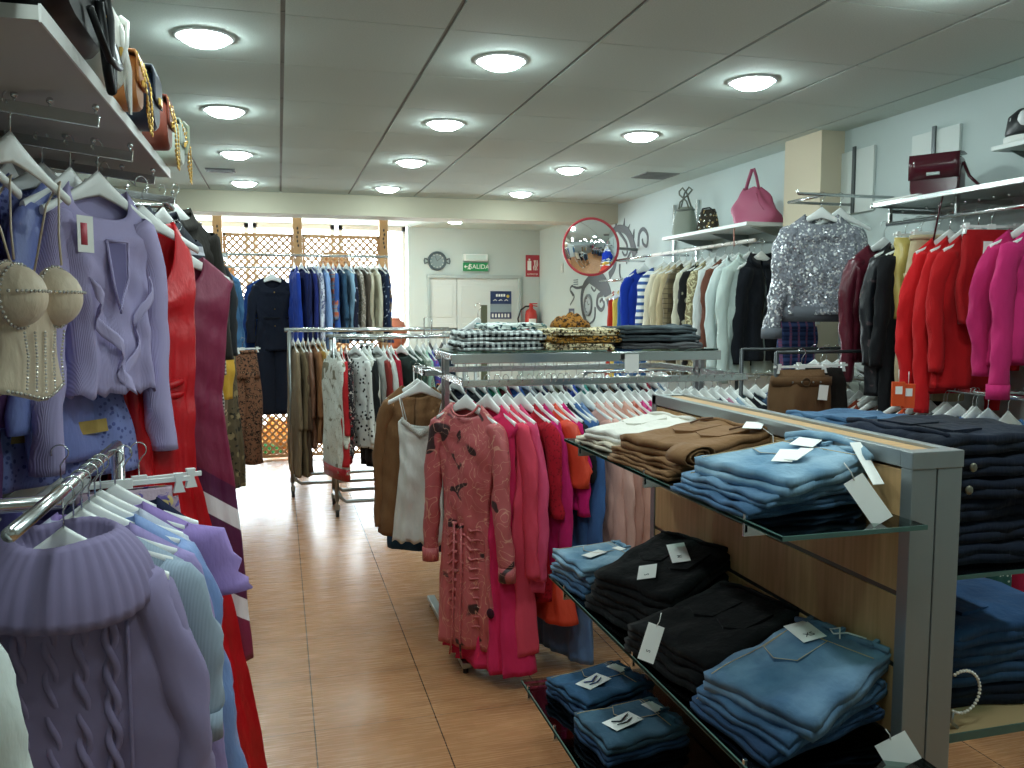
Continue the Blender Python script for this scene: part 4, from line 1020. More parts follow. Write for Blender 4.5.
# lower left arm and its clothes
ZA = 1.262; XA = -.40
t = thing('arm_stand', 'low chrome clothes stand with an arm at the lower left', 'stand', (XA, 1.9, 0))
m = MB(); m.tube([(0, -.50, ZA), (0, .38, ZA)], .0125, 10); m.obj('arm', CHROME, t)
m = MB(); m.tube([(-.6, -.18, ZA - .035), (0, -.18, ZA - .02)], .014, 10); m.obj('cross_arm', CHROME, t)
m = MB(); m.tube([(0, .38, ZA), (0, .38, .02)], .016, 10); m.obj('post', CHROME, t)
for s in (-1, 1):
    m = MB(); m.tube([(0, .38, .02), (s * .2, .38, .02)], .014, 8); m.obj('foot', CHROME, t)
GA = 'clothes on the lower left stand'; HA = 'hangers on the lower left stand'
def lowleft(name, cat, lab, y, rz, mat, kind, L, **k): return G(name, cat, lab, (XA + k.pop('dx', 0), y, ZA - .006), R(rz), mat, kind, L, group=GA, hgroup=HA, **k)
# cowl neck cable sweater
MS = cloth('958AB0', 'knit', scale=1.8)
sw_ = lowleft('cable_sweater', 'sweater', 'lilac grey cable-knit sweater with a big ribbed cowl neck at the lower left', 1.72, 6, MS, 'top', .78, sleeve=.66, dep=.06, sw=.165, nd=.04, slope=.06, short='lilac cable-knit sweater', amp=.004, hemdep=.06, prof=[(0, .17), (.15, .205), (.5, .245), (.8, .25), (1, .2)], slr=(.055, .045), slout=.07, cuff=True, nw=.08, k=2)
m = MB(); V = []
for i in range(15):
    u = i / 14
    row = []
    for k in range(144):
        a = 2 * PI * k / 144
        if u < .35: r = .068 + .018 * math.sin(u / .35 * PI / 2); z = -.035 - .06 * (1 - u / .35)
        else: q = (u - .35) / .65; r = .086 + .062 * math.sin(q * PI / 2) ; z = -.035 - .125 * q ** 1.25
        rr = r * (1 + .016 * math.cos(34 * a) * (1 if u > .1 else 0)); fr = max(0, -math.sin(a))
        row.append((rr * math.cos(a) * 1.04, rr * math.sin(a) * .78 - .012 * u, z - .03 - .038 * fr * (u ** .7) - .004 * math.sin(3 * a + 4 * u)))
    V.append(row)
m.grid(np.array(V), True); m.obj('cowl_collar', MS, sw_, solidify=.006)
for cx in (-.075, -.025, .025, .075):
    for ph in (0, PI):
        m = MB(); m.tube([(cx + .009 * math.sin(z * 48 + ph), -.060 - .004 * math.cos(z * 48 + ph), -.23 - z) for z in np.linspace(0, .55, 60)], .0075, 6); m.obj('cable_stitch', MS, sw_)
for cx in (-.105, .105):
    m = MB(); m.tube([(cx, -.060, -.24 - z) for z in np.linspace(0, .52, 12)], .004, 6); m.obj('rib_line', MS, sw_)
lowleft('knit_cardigan', 'cardigan', 'pale blue grey cardigan with wrinkled sleeve behind the lilac sweater', 1.80, 16, cloth('A3B4C6', 'knit'), 'top', .62, sleeve=.30, dep=.03, short='pale blue grey cardigan', sw=.2, slr=(.06, .05), cuff=True)
lowleft('lilac_jacket', 'blouse', 'lilac long-sleeved blouse squeezed behind the pale grey cardigan', 1.87, 14, cloth('9F90C4'), 'top', .66, sleeve=.52, dep=.022, short='lilac long-sleeved blouse', sw=.2)
lowleft('blue_blouse', 'blouse', 'sky blue satin blouse with a full gathered sleeve beside the red gown', 1.94, 18, satin('7F9CD2', .42), 'top', .68, sleeve=.54, dep=.04, short='sky blue satin blouse', sw=.2, slr=(.055, .045), slout=.06, puff=.015)
lowleft('white_blouse', 'blouse', 'white lace-trimmed blouse hanging behind the sky blue one', 2.0, 16, cloth('C9CFE0'), 'top', .72, sleeve=.4, dep=.02, short='white lace-trimmed blouse', sw=.19)
lowleft('lilac_tee', 'tee', 'lilac short-sleeved top sticking out beside the red gown', 2.06, 22, cloth('9C84C4'), 'top', .5, sleeve=.12, dep=.03, short='lilac short-sleeved top', sw=.21, slr=(.07, .07), slout=.07)
lowleft('navy_tee', 'tee', 'dark navy top near the end of the lower left arm', 2.12, 10, cloth('1E2440'), 'top', .9, sleeve=None, dep=.03, short='dark navy top', sw=.18, dx=.02)
lowleft('print_skirt', 'skirt', 'small multicoloured print skirt on a clip hanger behind the blouses', 2.18, 14, cloth('B09AA8', 'floral', 'D8C080', '6A5A98', scale=2), 'skirt', .5, hanger='clip', dep=.03, sw=.13, dx=.03, hlab='clip hanger holding the multicoloured print skirt')
lowleft('purple_blouse', 'blouse', 'blue violet blouse at the left edge behind the lilac sweater', 2.23, 6, cloth('6A66A8'), 'top', .6, sleeve=.5, dep=.03, short='blue violet blouse', sw=.2, dx=-.12)
put_hanger('clip', (XA + .055, 2.235, ZA - .008), R(20), 'empty white clip hanger at the end of the lower left arm', HA)
# white blouse at the very left edge
t = thing('clothes_rail', 'short chrome arm at the lower left edge holding the white blouse', 'rail', (-.62, 1.3, 1.37)); m = MB(); m.tube([(-.14, 0, 0), (.05, 0, 0)], .012, 8); m.tube([(.02, 0, 0), (.02, 0, .0)], .012, 8); m.obj('rail_tube', CHROME, t)
G('ruffled_blouse', 'blouse', 'mint white ruffled blouse cut by the left photo edge', (-.60, 1.3, 1.37), R(14), cloth('D8E2DE'), 'top', .8, group=GA, hgroup=HA, sleeve=.45, dep=.04, short='mint white ruffled blouse', sw=.17, amp=.03, hemwave=.02)
# ================================================================ lattice rail clothes
YR = 8.6; ZR = 2.135; GB = 'clothes on the lattice rail'; HB = 'hangers on the lattice rail'
px0 = 289
items = [
 ('blue_blazer', 'blazer', 'bright royal blue blazer, first on the lattice rail', 294, cloth('1F3FA0'), 'jacket', .80, .62),
 ('navy_dress', 'dress', 'dark navy dress second on the lattice rail', 301, cloth('18245A'), 'dress', .72, .5),
 ('navy_dress', 'dress', 'plain navy dress third on the lattice rail', 306, cloth('16204E'), 'dress', .74, .5),
 ('indigo_dress', 'dress', 'indigo dress left of the pale blue print on the lattice rail', 310, cloth('222C70'), 'dress', .72, .5),
 ('white_shirt', 'shirt', 'white and pale blue striped shirt on the lattice rail', 314, cloth('E4E8F4', 'vstripe', 'A8BCE0'), 'top', .84, .6),
 ('print_blouse', 'blouse', 'white blouse with dark blue swirls on the lattice rail', 318, cloth('D8DCEA', 'print', '3A4478', '8088B0', scale=2), 'top', .84, .6),
 ('blue_shirt', 'shirt', 'light blue shirt on the lattice rail, before the patchwork one', 323, cloth('8FB0E0'), 'top', .82, .6),
 ('patchwork_dress', 'dress', 'grey and red patchwork dress on the lattice rail', 328, cloth('8C98A8', 'plaid', 'C86848', '506080'), 'dress', .74, .4),
 ('blue_sweater', 'sweater', 'cobalt blue sweater on the lattice rail behind the patchwork dress', 333, cloth('3A62B0', 'knit'), 'top', .66, .5),
 ('denim_dress', 'dress', 'dark denim dress with pale bow on the lattice rail', 339, cloth('1F3A52', 'denim', '3A5C78'), 'dress', .76, .4),
 ('denim_shirt', 'shirt', 'washed denim shirt on the lattice rail', 346, cloth('7FA6C4', 'denim', 'A8C8DC'), 'top', .70, .6),
 ('navy_floral_dress', 'dress', 'navy dress with white flowers on the lattice rail', 351, cloth('1C2238', 'sparse', 'E0E0E8', scale=2), 'dress', .74, .5),
 ('taupe_dress', 'dress', 'taupe and white leaf print dress on the lattice rail', 356, cloth('7C7468', 'print', 'C8C0B4', '5A5046', scale=2), 'dress', .74, .5),
 ('brown_dress', 'dress', 'grey brown dress on the lattice rail', 361, cloth('5C5248'), 'dress', .74, .5),
 ('beige_satin_dress', 'dress', 'shiny beige satin dress, first of two on the lattice rail', 367, satin('BDB49C', .35), 'dress', .74, .5),
 ('champagne_satin_dress', 'dress', 'champagne satin dress beside the beige satin one on the lattice rail', 373, satin('D0CBB4', .3), 'dress', .74, .5),
 ('navy_flower_blouse', 'blouse', 'navy blouse with pale dots near the right end of the lattice rail', 379, cloth('1E2A44', 'sparse', 'B8C4D8', scale=2.5), 'top', .7, .5),
 ('plaid_scarf', 'scarf', 'brown and blue plaid poncho last on the lattice rail', 385, cloth('8C7460', 'plaid', '3E4A78', 'B8A890', scale=.8), 'dress', .76, 0)]
for i, (n, c, lab, u, mt, kd, L, sl) in enumerate(items):
    x = P(u, 262, y=YR).x
    G(n, c, lab, (x, YR, ZR), R(-78 + 6 * math.sin(i * 2.1)), mt, kd, L, group=GB, hgroup=HB, sleeve=sl or None, dep=.02, amp=.012, short=lab.split(' on the lattice')[0].split(', ')[0].split(' near the right')[0], slout=.02, prof=[(0, .2), (.3, .19), (1, .25)] if c == 'dress' else None)
_db = [o for o in C.objects if o.name == 'denim_dress'][0]
m = MB(); m.tube([(.0, -.03, -.2), (.08, -.06, -.24), (.1, -.06, -.42), (.12, -.05, -.45)], .022, 8, flat=.5); m.tube([(.0, -.03, -.2), (.05, -.07, -.28), (.04, -.07, -.38)], .022, 8, flat=.5); m.obj('pale_bow', cloth('8CA8BC'), _db)
p = P(272, 272, y=8.45)
G('jumpsuit', 'jumpsuit', 'long navy jumpsuit facing the room in front of the lattice', (p.x, 8.74, 2.02), R(4), cloth('141A2A'), 'top', .72, group=GB, hgroup=HB, sleeve=.52, dep=.05, amp=.01, short='long navy jumpsuit', nd=.10, v=True, prof=[(0, .2), (.5, .15), (1, .19)], slr=(.062, .05), slout=.02, buttons=3, hlab='white hanger holding the long navy jumpsuit')
_js = [o for o in C.objects if o.name == 'jumpsuit'][0]
for s in (-1, 1):
    rows = [[(s * (.088 + .012 * u) + (.092 + .03 * u) * math.cos(a), (.052 + .02 * u) * math.sin(a), -.80 - .66 * u) for a in np.linspace(0, 2 * PI, 18, endpoint=False)] for u in np.linspace(0, 1, 12)]
    m = MB(); m.grid(np.array(rows), True); m.obj('trouser_leg', cloth('141A2A'), _js, solidify=.003)
m = MB(); m.tube([(.155 * math.cos(a), .055 * math.sin(a), -.5) for a in np.linspace(0, 2 * PI, 20, endpoint=False)], .012, 6, closed=True); m.obj('belt', cloth('10141E'), _js)
G('blue_blouse', 'blouse', 'royal blue blouse half hidden behind the navy jumpsuit', (p.x - .02, 8.83, 2.02), R(2), cloth('1E448C'), 'top', 1.0, group=GB, hgroup=HB, sleeve=.75, dep=.03, short='royal blue blouse', sw=.23, slout=.01, prof=[(0, .22), (1, .25)])

# ================================================================ rolling racks
def rolling_rack(lab, x0, x1, y0, y1, z, name='rolling_rack'):
    """U-frame rack: rails along x at y0 (front) and y1 (rear)"""
    t = thing(name, lab, 'rack', (x0, y0, 0)); w = x1 - x0; d = y1 - y0
    for nm, y in (('front_rail', 0), ('rear_rail', d)):
        if y is None: continue
        m = MB(); m.tube([(-.04, y, z), (w + .04, y, z)], .0145, 12); m.obj(nm, CHROME, t)
    for x in (.0, w):
        m = MB(); m.tube([(x, 0, z), (x, 0, .13)], .016, 10); m.obj('post', STEEL, t)
        m = MB(); m.tube([(x, d, z), (x, d, .13)], .016, 10); m.obj('post', STEEL, t)
    for y in (0, d):
        m = MB(); m.tube([(0, y, .22), (.03, y, .15), (.07, y, .12), (w - .07, y, .12), (w - .03, y, .15), (w, y, .22)], .014, 8); m.obj('lower_bar', STEEL, t)
    for x in (0, w):
        m = MB(); m.tube([(x, 0, .13), (x, d, .13)], .014, 8); m.obj('side_bar', STEEL, t)
        for y in (0, d):
            c = thing_part('caster', t); 
            m = MB(); m.tube([(x - .012, y + .01, .035), (x + .012, y + .01, .035)], .035, 16); o = m.obj('caster', RUBBER, t, smooth=False)
            m = MB(); m.box(x - .02, x + .02, y - .015, y + .02, .05, .1); m.tube([(x, y, .08), (x, y, .14)], .008, 6); m.obj('caster_fork', STEEL, o, smooth=False)
    return t
def thing_part(*a): return None
rolling_rack('chrome rolling rack with black casters carrying the dotted and white shirts', .40, 1.50, 6.52, 6.95, 1.392)
rolling_rack('second chrome rolling rack further back carrying the taupe and brown clothes', .08, 1.48, 7.32, 7.72, 1.428)
GR = 'clothes on the back rolling rack'; HR = 'hangers on the back rolling rack'
back = [
 ('taupe_coat', 'coat', 'long taupe coat, outermost on the back rolling rack', 293, cloth('8A7860'), 1.12),
 ('olive_coat', 'coat', 'long khaki brown coat second on the back rolling rack', 298, cloth('7C6C52'), 1.12),
 ('dark_brown_dress', 'dress', 'dark brown long dress on the back rolling rack', 303, cloth('5C4838'), 1.08),
 ('rust_dress', 'dress', 'rusty brown shiny dress on the back rolling rack', 308, satin('8A6450', .4), .88),
 ('cinnamon_blouse', 'blouse', 'cinnamon brown blouse on the back rolling rack', 313, cloth('9A6C48'), .84),
 ('mustard_blouse', 'blouse', 'mustard brown blouse on the back rolling rack', 318, cloth('A8823E'), .84),
 ('cream_blouse', 'blouse', 'cream blouse next to the mustard one on the back rolling rack', 323, cloth('DDD2B8'), .8)]
for i, (n, c, lab, u, mt, L) in enumerate(back):
    x = P(u, 335, y=7.3).x
    G(n, c, lab, (x, 7.32, 1.432), R(-80 + 5 * math.sin(i * 1.7)), mt, 'dress' if L > .85 else 'top', L, group=GR, hgroup=HR, sleeve=.5 if L < 1 else .6, dep=.02, amp=.01, short=lab.split(' on the back')[0].split(', ')[0].split(' second')[0], slout=.02, prof=[(0, .19), (1, .22)])
GF = 'clothes on the front rolling rack'; HF = 'hangers on the front rolling rack'
front = [
 ('print_kimono', 'kimono', 'white kimono with sparse branch print and red hem, front rolling rack', 334, cloth('DDE0D8', 'sparse', '8A8470', '9A9684'), .92, -74, .6),
 ('red_blouse', 'blouse', 'red blouse beside the white kimono on the front rolling rack', 341, cloth('B8242A'), .86, -86, .5),
 ('dark_floral_blouse', 'blouse', 'black blouse with small red flowers on the front rolling rack', 346, cloth('242026', 'floral', '8A3038', 'C8C0B8', scale=2.5), .8, -86, .5),
 ('polka_dot_blouse', 'blouse', 'white blouse with black polka dots on the front rolling rack', 355, cloth('E6EAE6', 'dots', '1A1C20', scale=1.25), .74, -60, .58),
 ('white_knit', 'sweater', 'plain white sweater right of the polka dot blouse', 364, cloth('DCDED4'), .74, -72, .58),
 ('black_dress', 'dress', 'black dress behind the white sweater on the front rolling rack', 369, cloth('1C2022'), .86, -82, .4),
 ('fur_cuff_coat', 'coat', 'white coat with black fur cuffs on the front rolling rack', 377, cloth('E2E4DE'), .72, -64, .56),
 ('maroon_dress', 'dress', 'brownish red dress on the front rolling rack', 383, cloth('8A3430'), .95, -82, .4),
 ('cream_cardigan', 'cardigan', 'light grey cardigan between two red pieces on the front rolling rack', 387, cloth('C8CCC8'), .6, -82, .4),
 ('crimson_blouse', 'blouse', 'crimson blouse on the front rolling rack left of the dark green coats', 391, cloth('A81E34'), .84, -78, .5),
 ('dark_green_coat', 'coat', 'dark green long coat, left of the two on the front rolling rack', 401, cloth('2C3C38'), .92, -56, .7),
 ('forest_green_jacket', 'jacket', 'forest green jacket, right of the two green ones on the front rolling rack', 409, cloth('34483E'), .98, -66, .62),
 ('sage_print_dress', 'dress', 'sage dress with small print on the front rolling rack', 417, cloth('6E7F72', 'print', 'B8C0B0', '4A5A50', scale=3), .86, -70, .5),
 ('mint_blouse', 'blouse', 'mint green blouse on the front rolling rack', 422, cloth('9CC4B0'), .6, -78, .4),
 ('multicolour_blouse', 'blouse', 'purple and orange multicoloured blouse near the rack end', 428, cloth('4E4E9C', 'floral', 'D88A50', '8C3C70', scale=1.4), .5, -80, .4),
 ('teal_dress', 'dress', 'dark teal dress behind the chrome rack at centre left', 436, cloth('2E5660'), .8, -80, .4),
 ('navy_blouse', 'blouse', 'navy blouse at the hidden end of the front rolling rack', 444, cloth('1E2A3C'), .8, -80, .4)]
for i, (n, c, lab, u, mt, L, rz, sl) in enumerate(front):
    x = P(u, 338, y=6.52).x
    o = G(n, c, lab, (x, 6.52, 1.396), R(rz), mt, 'dress' if c == 'dress' else 'top', L, group=GF, hgroup=HF, sleeve=sl, dep=.024, amp=.014, short=lab.split(' on the front')[0].split(', ')[0].split(' right of')[0].split(' behind')[0].split(' between')[0], slout=.03, slr=(.056, .042),
          cuff=(n == 'fur_cuff_coat'), mat2=cloth('1A1E1E') if n == 'fur_cuff_coat' else None, prof=[(0, .2), (.5, .22), (1, .25)])
    if n == 'print_kimono':
        m = MB(); m.grid(np.array([[(.26 * math.cos(a), .05 * math.sin(a), z) for a in np.linspace(0, 2 * PI, 24, endpoint=False)] for z in (-.98, -1.07)]), True); m.obj('red_hem', satin('9E1C24'), o, solidify=.003)
# things hanging lower on the front rack
G('black_trousers', 'trousers', 'black trousers hanging low under the white sweater', (P(372, 400, y=6.6).x, 6.95, 1.396), R(-75), cloth('15181A'), 'pants', .98, group=GF, hanger='clip', dep=.03, sw=.13, hgroup=HF, hlab='clip hanger holding the black trousers')
# more black hangers to the right end of the rails
for i in range(6):
    put_hanger('black' if i % 2 else 'white', (1.16 + .05 * i, 6.95, 1.396), R(-80), ('black' if i % 2 else 'white') + ' empty hanger on the rear bar of the front rolling rack', 'empty hangers on the rear bar')

# ================================================================ central double rack
t = thing('double_rack', 'chrome double-sided clothes rack with a top shelf in the middle of the shop', 'rack', (.76, 3.95, 0))
X1 = 1.34
for x in (0, X1):
    m = MB(); m.box(x - .02, x + .02, -.46, .46, .03, .055); m.obj('foot', STEEL, t, bevel=.003)
    for s in (-.43, .43): m = MB(); m.tube([(x, s, 0), (x, s, .03)], .012, 8); m.obj('levelling_foot', RUBBER, t)
    for s in (-.03, .03):
        m = MB(); m.box(x - .012, x + .012, s - .012, s + .012, .055, 1.40); m.obj('post', STEEL, t, bevel=.002)
    m = MB(); m.box(x - .012, x + .012, -.45, .45, 1.272, 1.302); m.obj('end_arm', CHROME, t, bevel=.002)
    m = MB(); m.box(x - .012, x + .012, -.2, .2, 1.372, 1.40); m.obj('shelf_bracket', CHROME, t, bevel=.002)
m = MB(); m.box(-.07, -.06, .22, .58, 1.27, 1.30); m.box(-.07, .0, .22, .235, 1.27, 1.30); m.box(-.07, .0, .565, .58, 1.27, 1.30); m.obj('side_hook_bar', CHROME, t, bevel=.002)
for nm, y in (('front_rail', -.44), ('rear_rail', .44)):
    m = MB(); m.box(-.08 if y > 0 else -.012, X1 + .02, y - .009, y + .009, 1.27, 1.30); m.obj(nm, CHROME, t, bevel=.002)
m = MB(); m.box(-.01, X1 + .01, -.21, -.19, 1.355, 1.40); m.obj('shelf_rail', CHROME, t, bevel=.002)
m = MB(); m.box(-.01, X1 + .01, .19, .21, 1.355, 1.40); m.obj('shelf_rail', CHROME, t, bevel=.002)
m = MB(); m.box(0, X1, -.2, .2, 1.402, 1.41); m.obj('glass_shelf', GLASSG, t, smooth=False)
m = MB(); m.box(-.01, .01, -.03, .03, .6, .63); m.obj('cross_brace', STEEL, t, smooth=False)
GC = 'clothes on the central rack front rail'; HC = 'hangers on the central rack front rail'
YC = 3.51; ZCR = 1.303
def cx(u): return P(u, 392, y=YC).x
ROSE = cloth('B85A5C', 'sparse', '3A2426', 'D8A08A', rough=.5)
central = [
 ('rose_print_dress', 'dress', 'dusty rose ruched long dress with dark flower print, front of the central rack', 466, ROSE, 1.06, -56, .56, dict(kind='dress', prof=[(0, .18), (.35, .13), (.5, .14), (.8, .17), (1, .16)], dep=.035, amp=.02, collar=False, nd=.06, slr=(.055, .042), slout=.03)),
 ('hot_pink_dress', 'dress', 'hot pink pleated maxi dress directly behind the rose print dress', 487, cloth('D62A5E'), 1.14, -62, .0, dict(kind='dress', prof=[(0, .17), (.4, .15), (1, .26)], dep=.03, amp=.035, k=7, hemdep=.08)),
 ('coral_pink_dress', 'dress', 'coral pink long dress second behind the rose print one', 497, cloth('E04A62'), 1.06, -63, .6, dict(kind='dress', prof=[(0, .17), (.4, .17), (1, .23)], dep=.025, amp=.03, k=5, hemdep=.06)),
 ('pink_slit_dress', 'dress', 'pink dress with long sleeve between the coral and the red lace dress', 506, cloth('E0527A'), .80, -62, .62, dict(kind='dress', dep=.02, slr=(.05, .04))),
 ('red_lace_dress', 'dress', 'red lace midi dress on the central rack', 520, cloth('B0142A', 'crochet', '8A0C1E', scale=1.3), .86, -61, .35, dict(kind='dress', prof=[(0, .17), (.4, .14), (1, .17)], dep=.025)),
 ('magenta_dress', 'dress', 'magenta dress between the red lace and the orange one', 530, cloth('C01E66'), .72, -64, .5, dict(kind='dress', dep=.02)),
 ('orange_dress', 'dress', 'coral orange dress with fluttering sleeve and flared hem on the central rack', 540, satin('E2492E', .5), .96, -61, .22, dict(kind='dress', prof=[(0, .18), (.45, .13), (.75, .14), (1, .2)], dep=.025, slr=(.07, .08), slout=.03, hemdep=.06)),
 ('fuchsia_tee', 'tee', 'fuchsia top between the orange dress and the blue dress', 549, cloth('C8186E'), .45, -64, .35, dict(kind='top', dep=.02)),
 ('black_tee', 'tee', 'black top hidden just before the blue dress on the central rack', 554, cloth('181A20'), .45, -65, .2, dict(kind='top', dep=.016)),
 ('blue_dress', 'dress', 'denim blue long dress with long sleeves on the central rack', 561, cloth('3E6298'), .85, -62, .62, dict(kind='dress', dep=.025, slr=(.055, .05))),
 ('steel_blue_dress', 'dress', 'steel blue maxi dress reaching lowest right of the orange dress', 567, satin('5A7CA8', .45), 1.16, -63, .0, dict(kind='dress', dep=.025, prof=[(0, .17), (.5, .14), (1, .17)])),
 ('blush_cardigan', 'cardigan', 'pale blush long cardigan, leftmost of the blush pieces', 581, cloth('D2A398'), .78, -61, .66, dict(kind='dress', dep=.025)),
 ('blush_blouse', 'blouse', 'blush pink pearl-buttoned blouse on the central rack', 590, cloth('DDB0A4'), .74, -62, .6, dict(kind='top', dep=.022, buttons=5)),
 ('nude_dress', 'dress', 'nude pink long dress, third of the blush pieces', 599, cloth('C89688'), .82, -63, .62, dict(kind='dress', dep=.022)),
 ('salmon_blazer', 'blazer', 'salmon beige blazer, last of the blush pieces beside the panel', 608, cloth('D8A594'), .78, -60, .62, dict(kind='top', dep=.03, slr=(.065, .05))),
 ('rust_check_shirt', 'shirt', 'rust red checked shirt between blush and pink clothes', 619, cloth('A84838', 'check', 'D89080'), .62, -66, .5, dict(kind='top', dep=.02)),
 ('pink_floral_blouse', 'blouse', 'bright pink flowered blouse near the wooden panel', 627, cloth('D04A88', 'floral', 'F0B0C8', 'A02058', scale=2), .6, -64, .5, dict(kind='top', dep=.022)),
 ('fuchsia_blouse', 'blouse', 'fuchsia blouse beside the bright pink flowered one', 635, cloth('C0206A'), .6, -66, .5, dict(kind='top', dep=.022)),
 ('dark_plum_dress', 'dress', 'dark plum dress just left of the wooden panel', 643, cloth('3A1A2C'), .9, -66, .5, dict(kind='dress', dep=.022)),
 ('red_floral_dress', 'dress', 'red and teal flowered dress low beside the wooden panel', 651, cloth('B84858', 'floral', '5A8C98', 'E0C8C8', scale=2), .84, -60, .5, dict(kind='dress', dep=.03))]
for i, (n, c, lab, u, mt, L, rz, sl, kw) in enumerate(central):
    kw = dict(kw); kd = kw.pop('kind'); kw.setdefault('amp', .014); kw.setdefault('slout', .03)
    o = G(n, c, lab, (cx(u), YC, ZCR), R(rz), mt, kd, L, group=GC, hgroup=HC, sleeve=sl or None, short=lab.split(' on the central')[0].split(', ')[0].split(' directly')[0].split(' between')[0].split(' second')[0], cuff=(n == 'rose_print_dress'), **kw)
    if n == 'rose_print_dress':
        for s in (-1, 1):
            m = MB(); m.tube([(s * .02, -.055, -.62), (s * .024, -.062, -.85), (s * .02, -.07, -1.1), (s * .035, -.075, -1.2)], .0045, 6); m.obj('drawstring', mt, o)
        for q in range(11):
            for s in (-1, 1):
                m = MB(); m.tube([(s * (.01 + .11 * w), -.052 + .03 * w * w, -.62 - .042 * q - .025 * w + .01 * math.sin(9 * w)) for w in (0, .25, .5, .75, 1)], [.008, .007, .006, .004, .001], 6, flat=.7); m.obj('ruching', mt, o)
        m = MB(); m.tube([(.075 * math.cos(a), -.005 + .03 * math.sin(a), -.105 - (.05 if math.sin(a) < 0 else .01) * abs(math.sin(a))) for a in np.linspace(0, 2 * PI, 24, endpoint=False)], .005, 6, closed=True); m.obj('neck_band', mt, o)
    if n in ('hot_pink_dress', 'orange_dress'):
        m = MB(); m.ball((.13 if n[0] == 'h' else .1, -.1 if n[0] == 'h' else -.065, -.98 if n[0] == 'h' else -.86), .022, 10, (1, .5, 1)); m.obj('dark_flower', cloth('3A0E22'), o)
# white hangers with short tops continue to the right end
for i in range(9):
    x = cx(659) + .045 * i
    if x > 2.08: break
    cl = ['C86A84', 'E0D8D0', '7A3048', '406080', 'D8C8B8', '2A3040', 'B07890', '90A8B8', 'D0D0C8'][i]
    G('blouse', 'blouse', ['rose', 'off-white', 'wine', 'slate blue', 'sand', 'ink', 'mauve', 'mist blue', 'pearl'][i] + ' blouse on the central rack hidden behind the wooden panel', (x, YC, ZCR), R(-62), cloth(cl), 'top', .6, group=GC, hgroup=HC, sleeve=.45, dep=.018, short=['rose', 'off-white', 'wine', 'slate blue', 'sand', 'ink', 'mauve', 'mist blue', 'pearl'][i] + ' blouse behind the wooden panel')
# rear rail
GD = 'clothes on the central rack rear rail'; HD = 'hangers on the central rack rear rail'
YD = 4.39
G('white_camisole', 'camisole', 'white camisole with thin straps at the left end of the central rack', (.695, YD - .13, ZCR), R(-28), satin('DFE0DA', .4), 'cami', .66, group=GD, hgroup=HD, dep=.02, sw=.16, amp=.02, short='white camisole', hemwave=.01)
_cm = [o for o in C.objects if o.name == 'white_camisole'][0]
m = MB(); m.grid(np.array([[(x_, -.030 - .002 * math.sin(40 * x_), z + abs(x_) * .75 - .06) for x_ in np.linspace(-.10, .10, 15)] for z in (-.265, -.30)])); m.obj('lace_trim', cloth('D2D2CA', 'crochet', 'A8A8A0', scale=2), _cm, solidify=.002)
G('brown_cardigan', 'cardigan', 'camel brown open cardigan behind the white camisole', (.695, YD + .0, ZCR), R(-30), cloth('7E5A3A'), 'jacket', .80, group=GD, hgroup=HD, sleeve=.64, dep=.045, sw=.19, short='camel brown cardigan', prof=[(0, .19), (1, .24)])
G('denim_skirt', 'skirt', 'dark denim blue skirt hanging low under the white camisole', (.695, YD + .12, .80), R(-30), cloth('1F3F62', 'denim', '2E5880'), 'skirt', .42, group=GD, hgroup=HD, hanger='clip', dep=.03, sw=.13, hlab='clip hanger holding the dark denim skirt')
m = MB(); m.tube([(.0, 0, 0), (0, 0, .5)], .003, 6); o = m.obj('hanging_loop', CARD, loc=(.695, YD + .12, .80)); tag(o, 'thin white loop from which the dark denim skirt hangs', 'loop')
rear = ['black', 'navy', 'charcoal', 'teal', 'emerald', 'dark red', 'blue', 'grey', 'ink blue', 'olive', 'dark plum', 'cobalt', 'sea green', 'slate', 'brown', 'midnight', 'petrol', 'graphite', 'cherry', 'steel']
rc = ['181A1E', '1C2438', '2E3236', '245058', '1F7A58', '6A1E2A', '2C5AA0', '6A7074', '1A2440', '4A4E38', '3A2030', '2848A0', '3E8C80', '4A5860', '4E3A2C', '141A30', '1E4454', '36383C', '7A1A2A', '5A7890']
for i in range(20):
    x = .84 + .062 * i
    G('blouse', 'blouse', rear[i] + ' blouse on the rear rail of the central rack', (x, YD, ZCR), R(-76 + 5 * math.sin(i)), cloth(rc[i]), 'top', .62 + .12 * math.sin(i * 1.9), group=GD, hgroup=HD, sleeve=.5, dep=.02, short=rear[i] + ' blouse on the central rack rear rail')

# folded stacks on its glass shelf
ZS = 1.411
GK = 'folded clothes on the central rack shelf'
CH = cloth('DDE4E2', 'check', '0C161E', scale=1.15)
for i in range(2):
    folded('checked_shirt', 'shirt', ['bottom', 'top'][i] + ' black and white gingham folded shirt of the stack on the central rack', (1.0 + .01 * i, 3.93, ZS + .047 * i), R(2 - 3 * i), CH, .40, .3, 3, .015, group=GK, details=False)
LP_ = cloth('DCCF A8'.replace(' ', ''), 'leopard', '201A14', 'B08840', scale=1.5)
for i in range(3):
    folded('leopard_blouse', 'blouse', ['bottom', 'middle', 'top'][i] + ' leopard print folded blouse of the stack right of the gingham shirts', (1.38 + .012 * i, 3.86, ZS + .034 * i), R(-6 + 7 * i), LP_ if i != 1 else cloth('A87A34', 'leopard', '201810', 'D8C890', scale=1.5), .33 + .02 * i, .28, 3, .0108, group=GK, details=False)
t = cloth_heap('leopard_scarf', 'crumpled brown and ochre leopard scarf on top of the leopard stack', 'scarf', (1.36, 3.86, ZS + .103), .2, .16, .055, cloth('9A6828', 'leopard', '24160C', '6A4418', scale=1.6), 7)
DG = cloth('3A4448', 'denim', '525C60')
